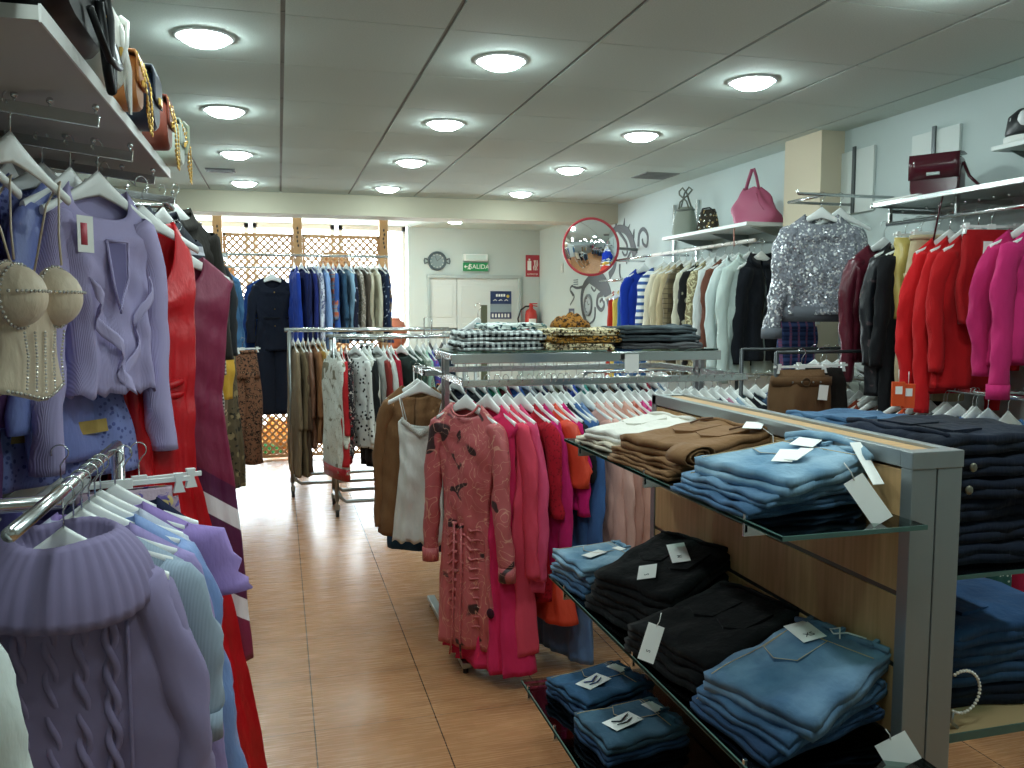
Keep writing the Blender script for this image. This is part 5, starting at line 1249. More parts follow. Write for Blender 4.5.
for i in range(3):
    folded('grey_trousers', 'trousers', ['bottom', 'middle', 'top'][i] + ' dark grey folded trousers on the central rack shelf', (1.80 - .02 * i, 3.86, ZS + .038 * i), R(-4 + 6 * i), DG if i else cloth('5C5E60', 'sparse', '3A3C40', scale=4), .42, .26, 2, .0165, group=GK)
for i in range(1):
    folded('teal_shirt', 'shirt', 'white and teal flowered folded shirt lying on top of the gingham stack', (1.10 + .03 * i, 4.02, ZS + .096), R(9), cloth('DCE4DE', 'floral', '2E6A70', '1E3038', scale=2), .30, .2, 3, .009, group=GK, details=False)
t = thing('rack_sign', 'white price card holder on the shelf edge of the central rack', 'sign', (1.62, 3.72, 1.36)); m = MB(); m.box(-.035, .035, -.01, -.004, -.06, .03); m.obj('card', CARD, t, smooth=False); m = MB(); m.box(-.04, .04, -.004, .02, -.01, .005); m.obj('holder', CHROME, t, smooth=False)
# slim sign pole behind
p = P(484, 318, y=4.9); t = thing('sign_pole', 'slim dark olive pole standing behind the gingham shirts', 'pole', (p.x, 4.9, 0)); m = MB(); m.box(-.018, .018, -.008, .008, .02, P(484, 305, y=4.9).z); m.obj('pole', solid('6A6A50', .5), t, smooth=False); m = MB(); m.lathe([(.0001, .02), (.12, .02), (.12, 0)], 20); m.obj('base', STEEL, t)
p = P(478, 330, y=4.9)
put_hanger('white', (p.x, 4.9, P(484, 305, y=4.9).z - .01), R(10), 'white hanger hooked on the slim olive pole', 'single hangers')
t = thing('rail_stop', 'small chrome sign frame standing on the front rolling rack rail', 'frame', (P(428, 332, y=6.52).x, 6.52, 1.41))
m = MB(); m.tube([(-.03, 0, -.008), (-.03, 0, .13), (.03, 0, .13), (.03, 0, -.008)], .005, 6); m.obj('frame_wire', CHROME, t)
# ================================================================ gondola with slatwall
def woodmat():
    m, nt, b = new_mat('beech_laminate'); L = nt.links.new; tc = nt.nodes.new('ShaderNodeTexCoord')
    mp = nt.nodes.new('ShaderNodeMapping'); mp.inputs['Scale'].default_value = (1, 22, 1.3); L(tc.outputs['Object'], mp.inputs['Vector'])
    n = N(nt, 'ShaderNodeTexNoise', Scale=3, Detail=5); L(mp.outputs[0], n.inputs['Vector'])
    L(ramp(nt, n.outputs['Fac'], [(.3, 'C09866'), (.7, 'D8B07E')]), b.inputs['Base Color']); b.inputs['Roughness'].default_value = .38; return m
BEECH = woodmat(); ALU = solid('9DA3A3', .4, .7, 'aluminium'); GROOVE = solid('6E7270', .35, .9, 'groove_metal')
GY0, GY1, GX, GH = 1.46, 2.74, 1.28, 1.30
t = thing('slatwall_gondola', 'beech slatwall display panel with aluminium frame in the right foreground', 'display', (GX + .06, 2.06, 0)); ox, oy = GX + .06, 2.06
def gb(m, x0, x1, y0, y1, z0, z1): return m.box(x0 - ox, x1 - ox, y0 - oy, y1 - oy, z0, z1)
zg = [1.145 - .16 * k for k in range(7)]     # groove heights
edges = [GH - .035] + zg + [.08]
for side, xa, xb in (('l', GX, GX + .018), ('r', GX + .102, GX + .12)):
    m = MB(); m2 = MB()
    for a, b_ in zip(edges, edges[1:]):
        if a - b_ > .02: gb(m, xa, xb, GY0 + .02, GY1 - .02, b_ + .006, a - .006)
    o = m.obj('slat_board', BEECH, t, bevel=.0015)
    for z in zg: gb(m2, xa + .004, xb - .004, GY0 + .02, GY1 - .02, z - .0065, z + .0065)
    m2.obj('groove_profile', GROOVE, t, smooth=False)
m = MB(); gb(m, GX + .018, GX + .102, GY0 + .02, GY1 - .02, .08, GH - .04); m.obj('core', BEECH, t, smooth=False)
m = MB(); gb(m, GX - .004, GX + .058, GY0 - .004, GY0 + .03, 0, GH - .0355); gb(m, GX + .062, GX + .124, GY0 - .004, GY0 + .03, 0, GH - .0355); gb(m, GX - .006, GX + .126, GY0 - .006, GY0 + .03, GH - .0355, GH + .002); m.obj('end_post', ALU, t, bevel=.002)
m = MB(); gb(m, GX - .004, GX + .058, GY1 - .03, GY1 + .004, 0, GH); gb(m, GX + .062, GX + .124, GY1 - .03, GY1 + .004, 0, GH); m.obj('end_post', ALU, t, bevel=.002)
m = MB(); gb(m, GX - .004, GX + .02, GY0 + .031, GY1, GH - .035, GH + .002); gb(m, GX + .10, GX + .124, GY0 + .031, GY1, GH - .035, GH + .002); m.obj('top_rail', ALU, t, bevel=.002)
m = MB(); gb(m, GX + .02, GX + .10, GY0 + .031, GY1, GH - .03, GH - .006); m.obj('top_infill', BEECH, t, smooth=False)
m = MB(); gb(m, GX - .02, GX + .14, GY0, GY1, 0, .08); m.obj('plinth', solid('8A7458', .5), t, bevel=.003)
# glass shelves (left face) and brackets
def gshelf(lab, x0, x1, z, y0=GY0 + .0, y1=GY1, mat=GLASSG, name='glass_shelf', th=.009):
    t = thing(name, lab, 'shelf', ((x0 + x1) / 2, (y0 + y1) / 2, z)); w, d = (x1 - x0) / 2, (y1 - y0) / 2
    m = MB(); m.box(-w, w, -d, d, -th, 0); m.obj('shelf_plate', mat, t, smooth=False, bevel=.0012)
    m = MB(); 
    xe = -w if x0 < GX else w
    m.box(min(xe, xe + (.004 if xe < 0 else -.004)), max(xe, xe + (.004 if xe < 0 else -.004)), -d, d, -th - .0004, .0002); m.box(-w, w, -d - .0005, -d + .003, -th - .0004, .0002); m.obj('polished_edge', solid('4E6E66', .15), t, smooth=False)
    for s in (-.78, .0, .78):
        m = MB(); m.box(-w, w, s * d - .004, s * d + .004, -th - .028, -th); 
        if x0 < GX: m.bar((-w + .005, s * d, -th - .02), (-w + .005, s * d, .012), .008, .008)
        m.obj('bracket', CHROME, t, bevel=.001)
    return t
ZT = 1.158
gshelf('upper glass shelf on the beech panel holding white, brown and blue trousers', .938, GX - .001, ZT, GY0 - .05, GY1 - .02)
ZM = .665
gshelf('middle glass shelf on the beech panel holding black and blue jeans', .90, GX - .001, ZM, GY0 - .15, GY1 + .03)
ZB = .352
gshelf('lowest shelf on the beech panel holding two small dark jeans', .76, GX - .001, ZB, GY0 + .48, GY1 - .10)
gshelf('upper glass shelf behind the beech panel holding dark jeans', GX + .126, GX + .52, 1.0, GY0 + .06, GY1)
SWOOD = solid('B49A70', .45, name='shelf_wood')
gshelf('low wooden shelf behind the beech panel holding jeans with a pearl chain', GX + .126, GX + .80, .600, GY0 + .10, GY1, SWOOD, 'wooden_shelf', .02)
BR = cloth('84603E', None, rough=.8); BRs = solid('5A3A24', .8)
WHT = cloth('E8E4DA', None, rough=.8); CREAM = cloth('D8CDB8', None)
DN1 = cloth('3E6080', 'denim', '7FA0BA'); DN2 = cloth('2E4C6C', 'denim', '587C9C'); DN3 = cloth('1E3450', 'denim', '36567A'); DN0 = cloth('56809E', 'denim', 'A0BCCC')
BK = cloth('07080A', None, rough=.9, sheen=.05); DK = cloth('080D18', 'denim', '131E32')
STW = solid('C8B088', .7)
GT = 'folded trousers on the upper glass shelf'
# folded piles: waistband side leans up against the panel
folded('trousers', 'trousers', 'cream folded trousers under the white pair at the far end of the upper shelf', (1.105, 2.50, ZT), R(8), CREAM, .30, .28, 2, .014, group=GT, tilt=3)
w1 = folded('trousers', 'trousers', 'white folded trousers on top at the far end of the upper shelf', (1.12, 2.47, ZT + .028), R(16), WHT, .30, .25, 2, .016, group=GT, tilt=7)
for i in range(3):
    b_ = folded('trousers', 'trousers', ['bottom', 'middle', 'top'][i] + ' brown folded trousers of the upper shelf pile', (1.095 + .012 * i, 2.13 - .012 * i, ZT + .022 * i), R(3 + 5 * i), BR, .32, .36 - .02 * i, 2, (.011, .012, .021)[i], group=GT, tilt=(2, 4, 6)[i])
price_tag(b_, (.11, -.11, .056), (.05, .085), (0, .05, -.9), string=[(.12, -.12, .055), (.13, -.16, .03), (.10, -.19, .0), (.07, -.185, -.03)])
m = MB()
for s in (-1, 1): m.tube([(.05, s * .08, .0505), (.09, s * .085, .053), (.13, s * .075, .052)], .003, 6)
m.obj('pocket_welt', BRs, b_)
m = MB(); V = []
for i in range(40):
    a = .45 * i; r = .007 + .0011 * i; V.append([(-.135 + r * math.cos(a) * 1.2, y_, .026 + r * .55 * math.sin(a)) for y_ in np.linspace(-.176, -.10, 4)])
m.grid(np.array(V)); m.obj('rolled_cuff', BR, b_, solidify=.003)
for i in range(3):
    j_ = folded('jeans', 'jeans', ['bottom', 'middle', 'top'][i] + ' light blue washed jeans, near end of the upper glass shelf', (1.085 + .022 * i, 1.71 - .010 * i, ZT + .024 * i), R(3 + 5 * i), [DN2, DN1, DN0][i], .32, .32 - .01 * i, 2, (.012, .013, .022)[i], group=GT, stitch=STW, tilt=(1, 3, 5)[i], taper=.18)
price_tag(j_, (.10, .03, .055), (.055, .085), (0, .08, -1.1))
price_tag(j_, (-.03, -.03, .054), (.045, .10), (.05, 0, -1.0)); price_tag(j_, (-.01, -.05, .057), (.03, .10), (.05, 0, -1.2))
tag_world(j_, 868, 500, 1.47, (.045, .105), 34)
m = MB(); m.box(-.012, .012, -.07, .07, -.0008, .0008); o = m.obj('price_tag', CARD, j_, smooth=False); o.location = (.09, -.15, .035); o.rotation_euler = (.5, 0, -.5)
m = MB(); m.tube([(.10, -.15, .045), (.145, -.08, .058), (.16, .0, .062), (.155, .08, .060), (.14, .13, .05)], .010, 8); m.obj('rolled_waist', DN0, j_)
# middle shelf
GM_ = 'folded jeans on the middle glass shelf'
lj = None
for i in range(3):
    lj = folded('jeans', 'jeans', ['bottom', 'middle', 'top'][i] + ' pale blue jeans of the small pile, far end of the middle shelf', (1.03 + .006 * (i % 2), 2.62, ZM + .0355 * i), R(6 + 5 * (i % 2)), [DN2, DN1, DN0][i], .26, .24, 2, .0175, group=GM_, stitch=STW, tilt=2)
price_tag(lj, (-.02, -.01, .0385), (.04, .085), (0, .0, -1.2)); price_tag(lj, (.08, .0, .040), (.03, .04), (0, 0, .3))
kb = []
for i in range(3):
    kb.append(folded('trousers', 'trousers', ['bottom', 'middle', 'top'][i] + ' black trousers of the farther black pile on the middle shelf', (1.09 + .012 * i, 2.30 - .012 * i, ZM + .042 * i), R(12 + 5 * i), BK, .33, .31, 2, (.021, .021, .026)[i], group=GM_, tilt=(9, 12, 16)[i]))
price_tag(kb[2], (-.08, -.01, .059), (.055, .08), (0, -.05, -.9), txt='S'); price_tag(kb[2], (.05, -.02, .061), (.055, .12), (0, .05, -.7), txt='M')
tag_world(kb[0], 651, 643, 1.90, (.042, .095), -16, txt='S')
for i in range(2):
    folded('trousers', 'trousers', ['lower', 'upper'][i] + ' black trousers of the nearer black pile on the middle shelf', (1.09 + .012 * i, 1.95 - .01 * i, ZM + .044 * i), R(10 + 5 * i), BK, .36, .32, 2, .022, group=GM_, tilt=(8, 12)[i])
for i in range(3):
    nj = folded('jeans', 'jeans', ['bottom', 'middle', 'top'][i] + ' mid blue jeans of the large near pile on the middle shelf', (1.085 + .012 * i, 1.60 - .012 * i, ZM + .033 * i), R(6 + 6 * i), [DN3, DN2, DN1][i], .34, .29, 2, (.016, .017, .026)[i], group=GM_, stitch=STW, tilt=(6, 9, 13)[i], taper=.2)
price_tag(nj, (.10, .06, .060), (.06, .085), (0, .05, -.35), txt='XS')
tag_world(nj, 898, 752, 1.40, (.07, .06), 32)
m = MB(); m.tube([(.12, -.02, .06), (.15, .0, .066), (.14, .02, .06), (.125, 0, .063), (.15, -.02, .06), (.16, -.06, .055)], .002, 6); m.obj('white_lace', CARD, nj)
# lowest shelf
GL2 = 'small folded jeans on the lowest shelf'
for i, (x, y, l) in enumerate(((.965, 2.44, 'farther'), (.955, 2.17, 'nearer'))):
    folded('jeans', 'jeans', 'dark blue jeans underneath in the %s small pile, lowest shelf' % l, (x, y, ZB), R(12 - 4 * i), DN3, .28, .21, 2, .015, group=GL2)
    a = folded('jeans', 'jeans', 'dark blue jeans with white card, top of the %s small pile' % l, (x, y, ZB + .031), R(16 - 8 * i), cloth('264664', 'denim', '3E6484') if i == 0 else cloth('304C60', 'denim', '4C6C80'), .28, .21, 2, .017, group=GL2, stitch=STW)
    c = price_tag(a, (-.03, -.01, .038), (.06, .11), (0, 0, -1.3), name='card_label')
    m = MB(); m.tube([(-.016, -.03, .0015), (.0, -.01, .002), (-.01, .015, .002), (-.018, .035, .0015)], .006, 6, flat=.3); m.tube([(.008, -.03, .0015), (.014, 0, .002), (.004, .03, .0015)], .005, 6, flat=.3); m.obj('printed_legs', solid('28488A' if i == 0 else '24303C', .5), c)
    price_tag(a, (.10, .03, .039), (.045, .06), (0, 0, .2), name='back_patch')
# back face: dark jeans pile, near end
GBk = 'dark jeans on the shelf behind the beech panel'
for i in range(6):
    dj = folded('jeans', 'jeans', ['lowest', 'second', 'third', 'fourth', 'fifth', 'topmost'][i] + ' very dark blue jeans of the pile right of the aluminium post', (1.625 + .006 * (i % 2), 1.74 + .01 * (i % 3), 1.0 + .052 * i), R(178 + 5 * (i % 3)), DK, .38, .36, 2, .0255, group=GBk)
    if i in (3, 4):
        m = MB(); m.ball((-.05 if i == 4 else .0, -.0, .0), .001, 6)
        m = MB(); m.ball((.10, .185, .03), .011, 10, (1, .5, 1)); m.obj('metal_button', solid('8A8878', .3, .9), dj)
for i in range(3):
    folded('jeans', 'jeans', ['lower', 'middle', 'upper'][i] + ' blue jeans showing over the top edge of the beech panel', (1.59, 2.08, 1.0 + .100 * i), R(180 + 6 * i), [DN3, DN3, DN2][i], .30, .26, 4, .0245, group=GBk, stitch=None)
# low shelf jeans with pearl chain
for i in range(4):
    pj_ = folded('jeans', 'jeans', ['lowest', 'second', 'third', 'topmost'][i] + ' blue jeans of the pearl chain pile, lower right', (1.74 + .01 * i, 1.86, .601 + .055 * i), R(174 + 5 * i), [DK, DN3, DN3, cloth('1E3C60', 'denim', '2E5480')][i], .46, .44, 2, .0275, group='jeans on the low wooden shelf')
t = thing('pearl_chain', 'white pearl chain looped over the jeans at the lower right', 'chain', (1.545, 1.60, .745))
m = MB()
for a in range(-120, 121, 10): m.ball((.05 * math.cos(R(a)) + .01, -.02, .052 * math.sin(R(a)) - .055), .0042, 8)
m.obj('pearls', solid('EDEAE0', .2), t)
m = MB(); m.tube([(-.015, -.02, -.10), (-.02, -.02, -.125), (.0, -.02, -.142)], .004, 6); m.obj('metal_link', STEEL, t)

# ================================================================ RIGHT WALL
# upper far shelf
def wshelf(lab, y0, y1, z, x0=3.0, mat=solid('DADFDC', .4), th=.025, name='wall_shelf'):
    t = thing(name, lab, 'shelf', ((x0 + XR) / 2, (y0 + y1) / 2, z)); w, d = (XR - x0) / 2, (y1 - y0) / 2
    m = MB(); m.box(-w, w, -d, d, -th, 0); m.obj('shelf_board', mat, t, bevel=.002)
    for s in (-.85, .0, .85):
        m = MB(); m.add([(w, s * d - .004, -th), (w, s * d + .004, -th), (-w * .6, s * d - .004, -th), (-w * .6, s * d + .004, -th), (w, s * d - .004, -th - .09), (w, s * d + .004, -th - .09)], [(0, 2, 4), (1, 5, 3), (0, 1, 3, 2), (2, 3, 5, 4), (0, 4, 5, 1)]); m.obj('bracket', STEEL, t, smooth=False)
    return t
wshelf('long white wall shelf carrying the grey, patterned and pink bags', 5.02, 6.30, 2.185)
t = thing('clothes_rail', 'white and chrome rail under the long white wall shelf', 'rail', (3.08, 6.6, 2.065))
m = MB(); m.tube([(0, -1.55, 0), (0, .05, 0)], .014, 12); m.obj('white_sleeve', solid('E4DCD4', .35), t)
m = MB(); m.tube([(0, .05, 0), (0, .95, 0)], .010, 12); m.obj('rail_tube', CHROME, t)
for y in (-1.4, 0, .9): m = MB(); m.tube([(.315, y, 0), (0, y, 0)], .009, 8); m.obj('bracket', CHROME, t)
for u, v0, v1, l in ((674, 205, 236, 'left of the grey drawstring bag'), (697, 200, 232, 'between the grey bag and the patterned bag')):
    a = P(u, v0, x=XR - .02); b_ = P(u, v1, x=XR - .02)
    t = thing('shelf_upright', 'slim chrome upright on the right wall ' + l, 'bracket', (XR - .001, a.y, b_.z)); m = MB(); m.box(-.022, 0, -.012, .012, -.3, a.z - b_.z); m.obj('upright', CHROME, t, smooth=False)
# bags on it
ZW = 2.186
p = P(685, 230, x=3.14); t = soft_bag('bucket_bag', 'bag', 'grey-green drawstring bag with looped straps on the long wall shelf', (3.14, p.y, ZW), .20, .14, .23, solid('7E8478', .6), R(-60))
m = MB()
for s in (-1, 1): m.tube([(s * .05, -.02, .2), (s * .03, -.03, .27), (-s * .045, -.02, .33), (-s * .06, -.0, .36), (-s * .03, 0, .385), (s * .01, .0, .34), (s * .05, .01, .22)], .007, 6)
m.obj('strap', solid('6A7066', .6), t)
m = MB(); m.tube([(.075 * math.cos(a), .035 * math.sin(a), .205) for a in np.linspace(0, 2 * PI, 20, endpoint=False)], .010, 6, closed=True); m.obj('drawstring', solid('5E645C', .6), t)
p = P(708, 225, x=3.14); t = soft_bag('studded_bag', 'bag', 'small black and gold studded patterned bag on the long wall shelf', (3.14, p.y, ZW), .17, .10, .17, cloth('3A352C', 'floral', 'B8A070', '1E1C1A', scale=3), R(-60))
m = MB(); 
for a in range(3):
    for b_ in range(3): m.ball((-.045 + .045 * a, -.052 + .012 * (b_ == 2), .035 + .045 * b_), .008, 8, (1, .6, 1))
m.obj('studs', solid('F0F0F0', .1, 1), t)
m = MB(); m.tube([(-.07, -.0, .14), (-.03, -.03, .175), (.03, -.03, .178), (.07, 0, .14)], .006, 6); m.obj('handle', BPLAST, t)
p = P(754, 219, x=3.14)
t = thing('slouchy_bag', 'dusty pink slouchy shoulder bag with tall handle on the long wall shelf', 'bag', (3.16, p.y, ZW), R(-62))
PK = solid('A8506E', .55, name='pink_leather')
m = MB(); V = []
for i in range(14):
    u = i / 13; w = .17 + .02 * math.sin(3 * u) - .11 * u ** 1.6; d = .085 * (1 - .75 * u) + .01; row = []
    for k in range(28):
        a = 2 * PI * k / 28; q = 1 + .07 * math.sin(3 * a + 9 * u) + .05 * math.sin(5 * a - 7 * u)
        row.append((w * q * np.sign(math.cos(a)) * abs(math.cos(a)) ** .7 - .04 * u, d * q * math.sin(a), .24 * u + (.012 * math.sin(4 * a) if u > .1 else 0)))
    V.append(row)
m.grid(np.array(V), True); m.add(V[0], [tuple(range(28))[::-1]]); m.add(V[-1], [tuple(range(28))]); m.obj('bag_body', PK, t)
m = MB(); m.tube([(-.10, 0, .2), (-.07, 0, .30), (-.045, 0, .37), (-.03, 0, .375), (-.01, 0, .32), (.02, 0, .2)], .012, 8, flat=.6); m.obj('handle', PK, t)
m = MB(); m.tube([(.02, -.05, .2), (.06, -.06, .12), (.12, -.05, .05)], .008, 8, flat=.5); m.obj('side_strap', PK, t)
m = MB(); m.tube([(-.12, -.07, .02), (-.125, -.08, -.05), (-.12, -.08, -.15)], .004, 6); m.obj('hanging_cord', solid('C88878', .5), t)
# rail clothes far right wall
GRW = 'clothes on the far right wall rail'; HRW = 'hangers on the far right wall rail'
def leftedge_y(u, xw=2.87, v=280): return P(u, v, x=xw).y
rw = [
 ('rainbow_dress', 'dress', 'red, yellow and blue striped long dress at the far end of the right wall rail', 612, cloth('B8382C'), 1.0, 0, 0, 'dress'),
 ('yellow_dress', 'dress', 'yellow dress beside the red one at the far end of the right wall', 616, cloth('E8C45A'), 1.0, 0, 0, 'dress'),
 ('blue_dress', 'dress', 'pale and deep blue dress beside the yellow one on the right wall', 619, cloth('3A70B0'), 1.0, 0, 0, 'dress'),
 ('royal_blue_sweater', 'sweater', 'royal blue sweater on the far right wall rail', 622, cloth('1438A8', 'knit'), .56, .5, 10, 'top'),
 ('striped_sweater', 'sweater', 'white and blue striped sweater next to the royal blue one', 640, cloth('E4E8EA', 'hstripe', '3A5A98', scale=.8), .6, .5, 0, 'top'),
 ('ivory_coat', 'coat', 'ivory long coat, first of the cream pieces on the right wall', 648, cloth('DDD6C2'), .86, .6, 0, 'top'),
 ('ecru_blouse', 'blouse', 'ecru blouse second of the cream pieces on the right wall', 655, cloth('CFC4A6'), .84, .6, 0, 'top'),
 ('sand_blouse', 'blouse', 'sand coloured blouse before the brown plaid one on the right wall', 661, cloth('C2B08C'), .84, .6, 0, 'top'),
 ('brown_plaid_coat', 'coat', 'brown plaid coat with white card among the cream pieces', 667, cloth('5E5440', 'plaid', '453C2E', '7A6E54'), .86, .6, 0, 'jacket'),
 ('cream_cardigan', 'cardigan', 'cream cardigan left of the black flowered blouse on the right wall', 676, cloth('D6D2BC'), .82, .6, 0, 'top'),
 ('black_floral_blouse', 'blouse', 'black blouse with cream flowers on the right wall rail', 683, cloth('1C1C1E', 'floral', 'B8B49C', '1C1C1E', scale=1.3), .8, .55, 0, 'top'),
 ('khaki_print_dress', 'dress', 'khaki dress with pale chain print hem on the right wall rail', 690, cloth('8A7E5E', 'print', 'D8D0A8', '7A6E50', scale=1.5), .84, .6, 0, 'top'),
 ('white_shirt', 'shirt', 'narrow white shirt left of the brown blouse on the right wall', 698, cloth('DDE4E2'), .82, .6, 0, 'top'),
 ('chestnut_blouse', 'blouse', 'chestnut brown blouse between white shirts on the right wall', 705, cloth('6E4436'), .7, .5, 0, 'top'),
 ('white_shirt', 'shirt', 'white shirt directly right of the chestnut blouse', 711, cloth('D2DEDC'), .84, .64, 0, 'top'),
 ('mint_white_shirt', 'shirt', 'mint white long shirt with cuffs, nearest of the pale shirts on the right wall', 721, cloth('C9D8D2'), .80, .68, 4, 'jacket'),
 ('teal_grey_blouse', 'blouse', 'dark teal grey blouse behind the black jacket on the right wall', 742, cloth('28404A'), .74, .6, 2, 'top'),
 ('black_jacket', 'jacket', 'black jacket at the near end of the far right wall rail', 757, cloth('12161E'), .70, .6, 6, 'jacket')]
for i, (n, c, lab, u, mt, L, sl, rz, kd) in enumerate(rw):
    y = leftedge_y(u); z = 2.06
    if i >= 16: y = max(y, 5.06 + .09 * (17 - i))
    xx = 3.14 if i >= 16 else 3.08
    if i < 3: y = P((607, 612, 616)[i], 300, x=2.93).y; z = 1.88
    o = G(n, c, lab, (xx, y, z), R(rz + 2 * math.sin(i)), mt, kd, L, group=GRW, hgroup=HRW, sleeve=sl or None, dep=.03 if kd != 'jacket' else .04, amp=.015, sw=.13 if i < 3 else (.15 if i >= 16 else .19), short=lab.split(' on the')[0].split(', ')[0].split(' with ')[0].split(' among')[0].split(' at the')[0].split(' beside the yellow')[0] + (' at the far right' if i < 3 else ''), slout=.01, slr=(.06, .045), cuff='mint' in n, collar='shirt' in n or 'jacket' in n, prof=[(0, .18), (1, .20)] if 2 < i < 16 else [(0, .14), (1, .16)])
    if 'plaid' in n: price_tag(o, (-.12, -.06, -.45), (.08, .1), (PI / 2, 0, 0), name='white_card')
t = thing('clothes_rail', 'short chrome rail at the far end of the right wall', 'rail', (3.08, 7.75, 1.885)); m = MB(); m.tube([(0, -.45, 0), (0, .12, 0)], .01, 8); m.tube([(0, 0, 0), (.315, 0, 0)], .009, 8); m.obj('rail_tube', CHROME, t)

# near right wall: chrome shelf frame + bag
t = thing('metal_shelf_frame', 'chrome framed shelf with a rail below on the near right wall', 'shelf', (3.2, 3.35, 2.15))
SHM = solid('8E9C98', .35, .3, 'grey_shelf')
m = MB(); m.box(-.2, .2, -.75, .42, -.012, .0); m.obj('shelf_plate', SHM, t, smooth=False)
m = MB(); m.box(-.212, -.195, -.77, .44, -.022, .002); m.box(-.212, .2, .42, .435, -.022, .002); m.box(-.212, .2, -.77, -.755, -.022, .002); m.obj('edge_frame', CHROME, t, bevel=.002)
m = MB(); m.tube([(-.12, -1.3, -.105), (-.12, .42, -.105)], .0115, 10); m.obj('rail_tube', CHROME, t)
for y in (-.7, -.05, .4): m = MB(); m.box(-.13, -.11, y - .006, y + .006, -.11, -.01); m.box(-.13, .2, y - .004, y + .004, -.05, -.028); m.obj('bracket', CHROME, t, smooth=False)
for i in range(14):
    m = MB(); m.ball((-.16, -.7 + .08 * i, -.055), .006, 8); m.obj('ball_stop', CHROME, t)
m = MB(); m.box(-.216, -.19, .1, .42, .004, .010); m.obj('label_strip', CARD, t, smooth=False)
p = P(935, 190, x=3.12)
BU = solid('4A1C26', .15, 0, 'burgundy_patent')
t = thing('patent_handbag', 'burgundy glossy crocodile handbag on the chrome wall shelf', 'bag', (3.13, p.y + .0, 2.151), R(-58))
m = MB(); V = []; n = 28; w, d, h = .23, .12, .20
for i in range(11):
    u = -1 + 2 * i / 10; sc = .93 + .07 * math.sqrt(max(0, 1 - u ** 6)); V.append([(w / 2 * sc * np.sign(math.cos(a)) * abs(math.cos(a)) ** .35, d / 2 * u, h / 2 + h / 2 * sc * np.sign(math.sin(a)) * abs(math.sin(a)) ** .35) for a in [2 * PI * k / n for k in range(n)]])
m.grid(np.array(V), True); m.add(V[0], [tuple(range(n))]); m.add(V[-1], [tuple(range(n))[::-1]]); m.obj('bag_body', BU, t)
m = MB(); m.grid(np.array([[(x_, yy, zz) for x_ in np.linspace(-w / 2, w / 2, 8)] for yy, zz in ((d * .45, h + .004), (0, h + .008), (-d * .5, h + .003), (-d * .54, h * .8), (-d * .53, h * .42))])); m.obj('flap', BU, t, solidify=.006)
m = MB(); m.box(-.03, .03, -d * .6, -d * .54, h * .5, h * .58); m.obj('clasp', STEEL, t, bevel=.002)
m = MB(); m.tube([(w * .5, 0, h * .8), (w * .62, .0, h * .45), (w * .9, .02, .02), (w * .95, -.05, .012), (w * .45, -.12, .012), (w * .35, -.17, -.0), (w * .3, -.185, -.08), (w * .2, -.19, -.25)], .009, 8, flat=.5); m.obj('strap', BU, t)
# uprights with white panels
for u, v0, v1, l in ((855, 150, 188, 'left, above the sequin sweater'), (935, 130, 182, 'right, above the burgundy handbag')):
    a = P(u, v0, x=XR - .02); b_ = P(u, v1, x=XR - .02)
    t = thing('wall_panel', 'pale vertical wall panel with slotted upright, ' + l, 'panel', (XR - .001, a.y, b_.z)); h = a.z - b_.z
    m = MB(); m.box(-.018, 0, -.17, .17, -.15, h); m.obj('board', solid('D5DCD8', .5), t, bevel=.003); m = MB(); m.box(-.028, -.018, -.012, .012, -.15, h + .02); m.obj('slotted_upright', solid('5A5F60', .4, .6), t, smooth=False)
# faceout arm holding the sequin sweater
t = thing('hook_arm', 'chrome arm reaching out from the right wall above the sequin sweater', 'arm', (XR, 4.12, 2.24))
m = MB(); m.tube([(0, 0, 0), (-.62, 0, 0), (-.63, 0, .02)], .009, 8); m.tube([(-.45, 0, 0), (-.45, .35, 0), (0, .35, 0)], .009, 8); m.obj('arm_tube', CHROME, t)
SQ = cloth('80838C', 'sequin', 'C8CCD4')
p = P(825, 205, y=4.05)
o = G('sequin_sweater', 'sweater', 'silver grey sequin sweater hanging on the right wall beside the pillar', (2.93, 4.12, 2.235), R(-14), SQ, 'top', .56, group='clothes on the near right wall', hgroup='hangers on the near right wall', sleeve=.52, dep=.05, sw=.2, nd=.06, short='silver sequin sweater', amp=.012, slr=(.08, .055), slout=.05, cuff=True, mat2=cloth('6C7078', 'knit'), prof=[(0, .2), (.5, .21), (1, .2)], nw=.09)
GY = cloth('6C7078', 'knit'); m = MB(); a_ = np.linspace(0, 2 * PI, 30, endpoint=False)
m.grid(np.array([[(w * math.cos(a), d * math.sin(a), z) for a in a_] for w, d, z in ((.208, .062, -.615), (.212, .064, -.65), (.206, .06, -.70))]), True); m.obj('ribbed_hem', GY, o, solidify=.003)
put_hanger('white', (3.05, 4.12, 2.235), R(-10), 'white plastic hanger behind the sequin sweater on the same arm', 'hangers on the near right wall')
G('plaid_skirt', 'skirt', 'blue and pink plaid skirt showing below the sequin sweater', (P(797, 330, y=4.35).x, 4.35, P(797, 318, y=4.35).z + .07), R(-10), cloth('1F2C50', 'plaid', '3A4A78', '7A4A68', scale=2.2), 'skirt', .40, group='clothes on the near right wall', hgroup='hangers on the near right wall', hanger='clip', dep=.04, sw=.13, hlab='clip hanger holding the plaid skirt', prof=[(0, .11), (1, .125)])
t = thing('clothes_rail', 'grey bar below the sequin sweater carrying the plaid skirt', 'rail', (P(797, 330, y=4.35).x, 4.35, P(797, 318, y=4.35).z + .07)); m = MB(); m.tube([(-.2, 0, 0), (XR - t.location.x, 0, 0)], .01, 8); m.obj('rail_tube', CHROME, t)

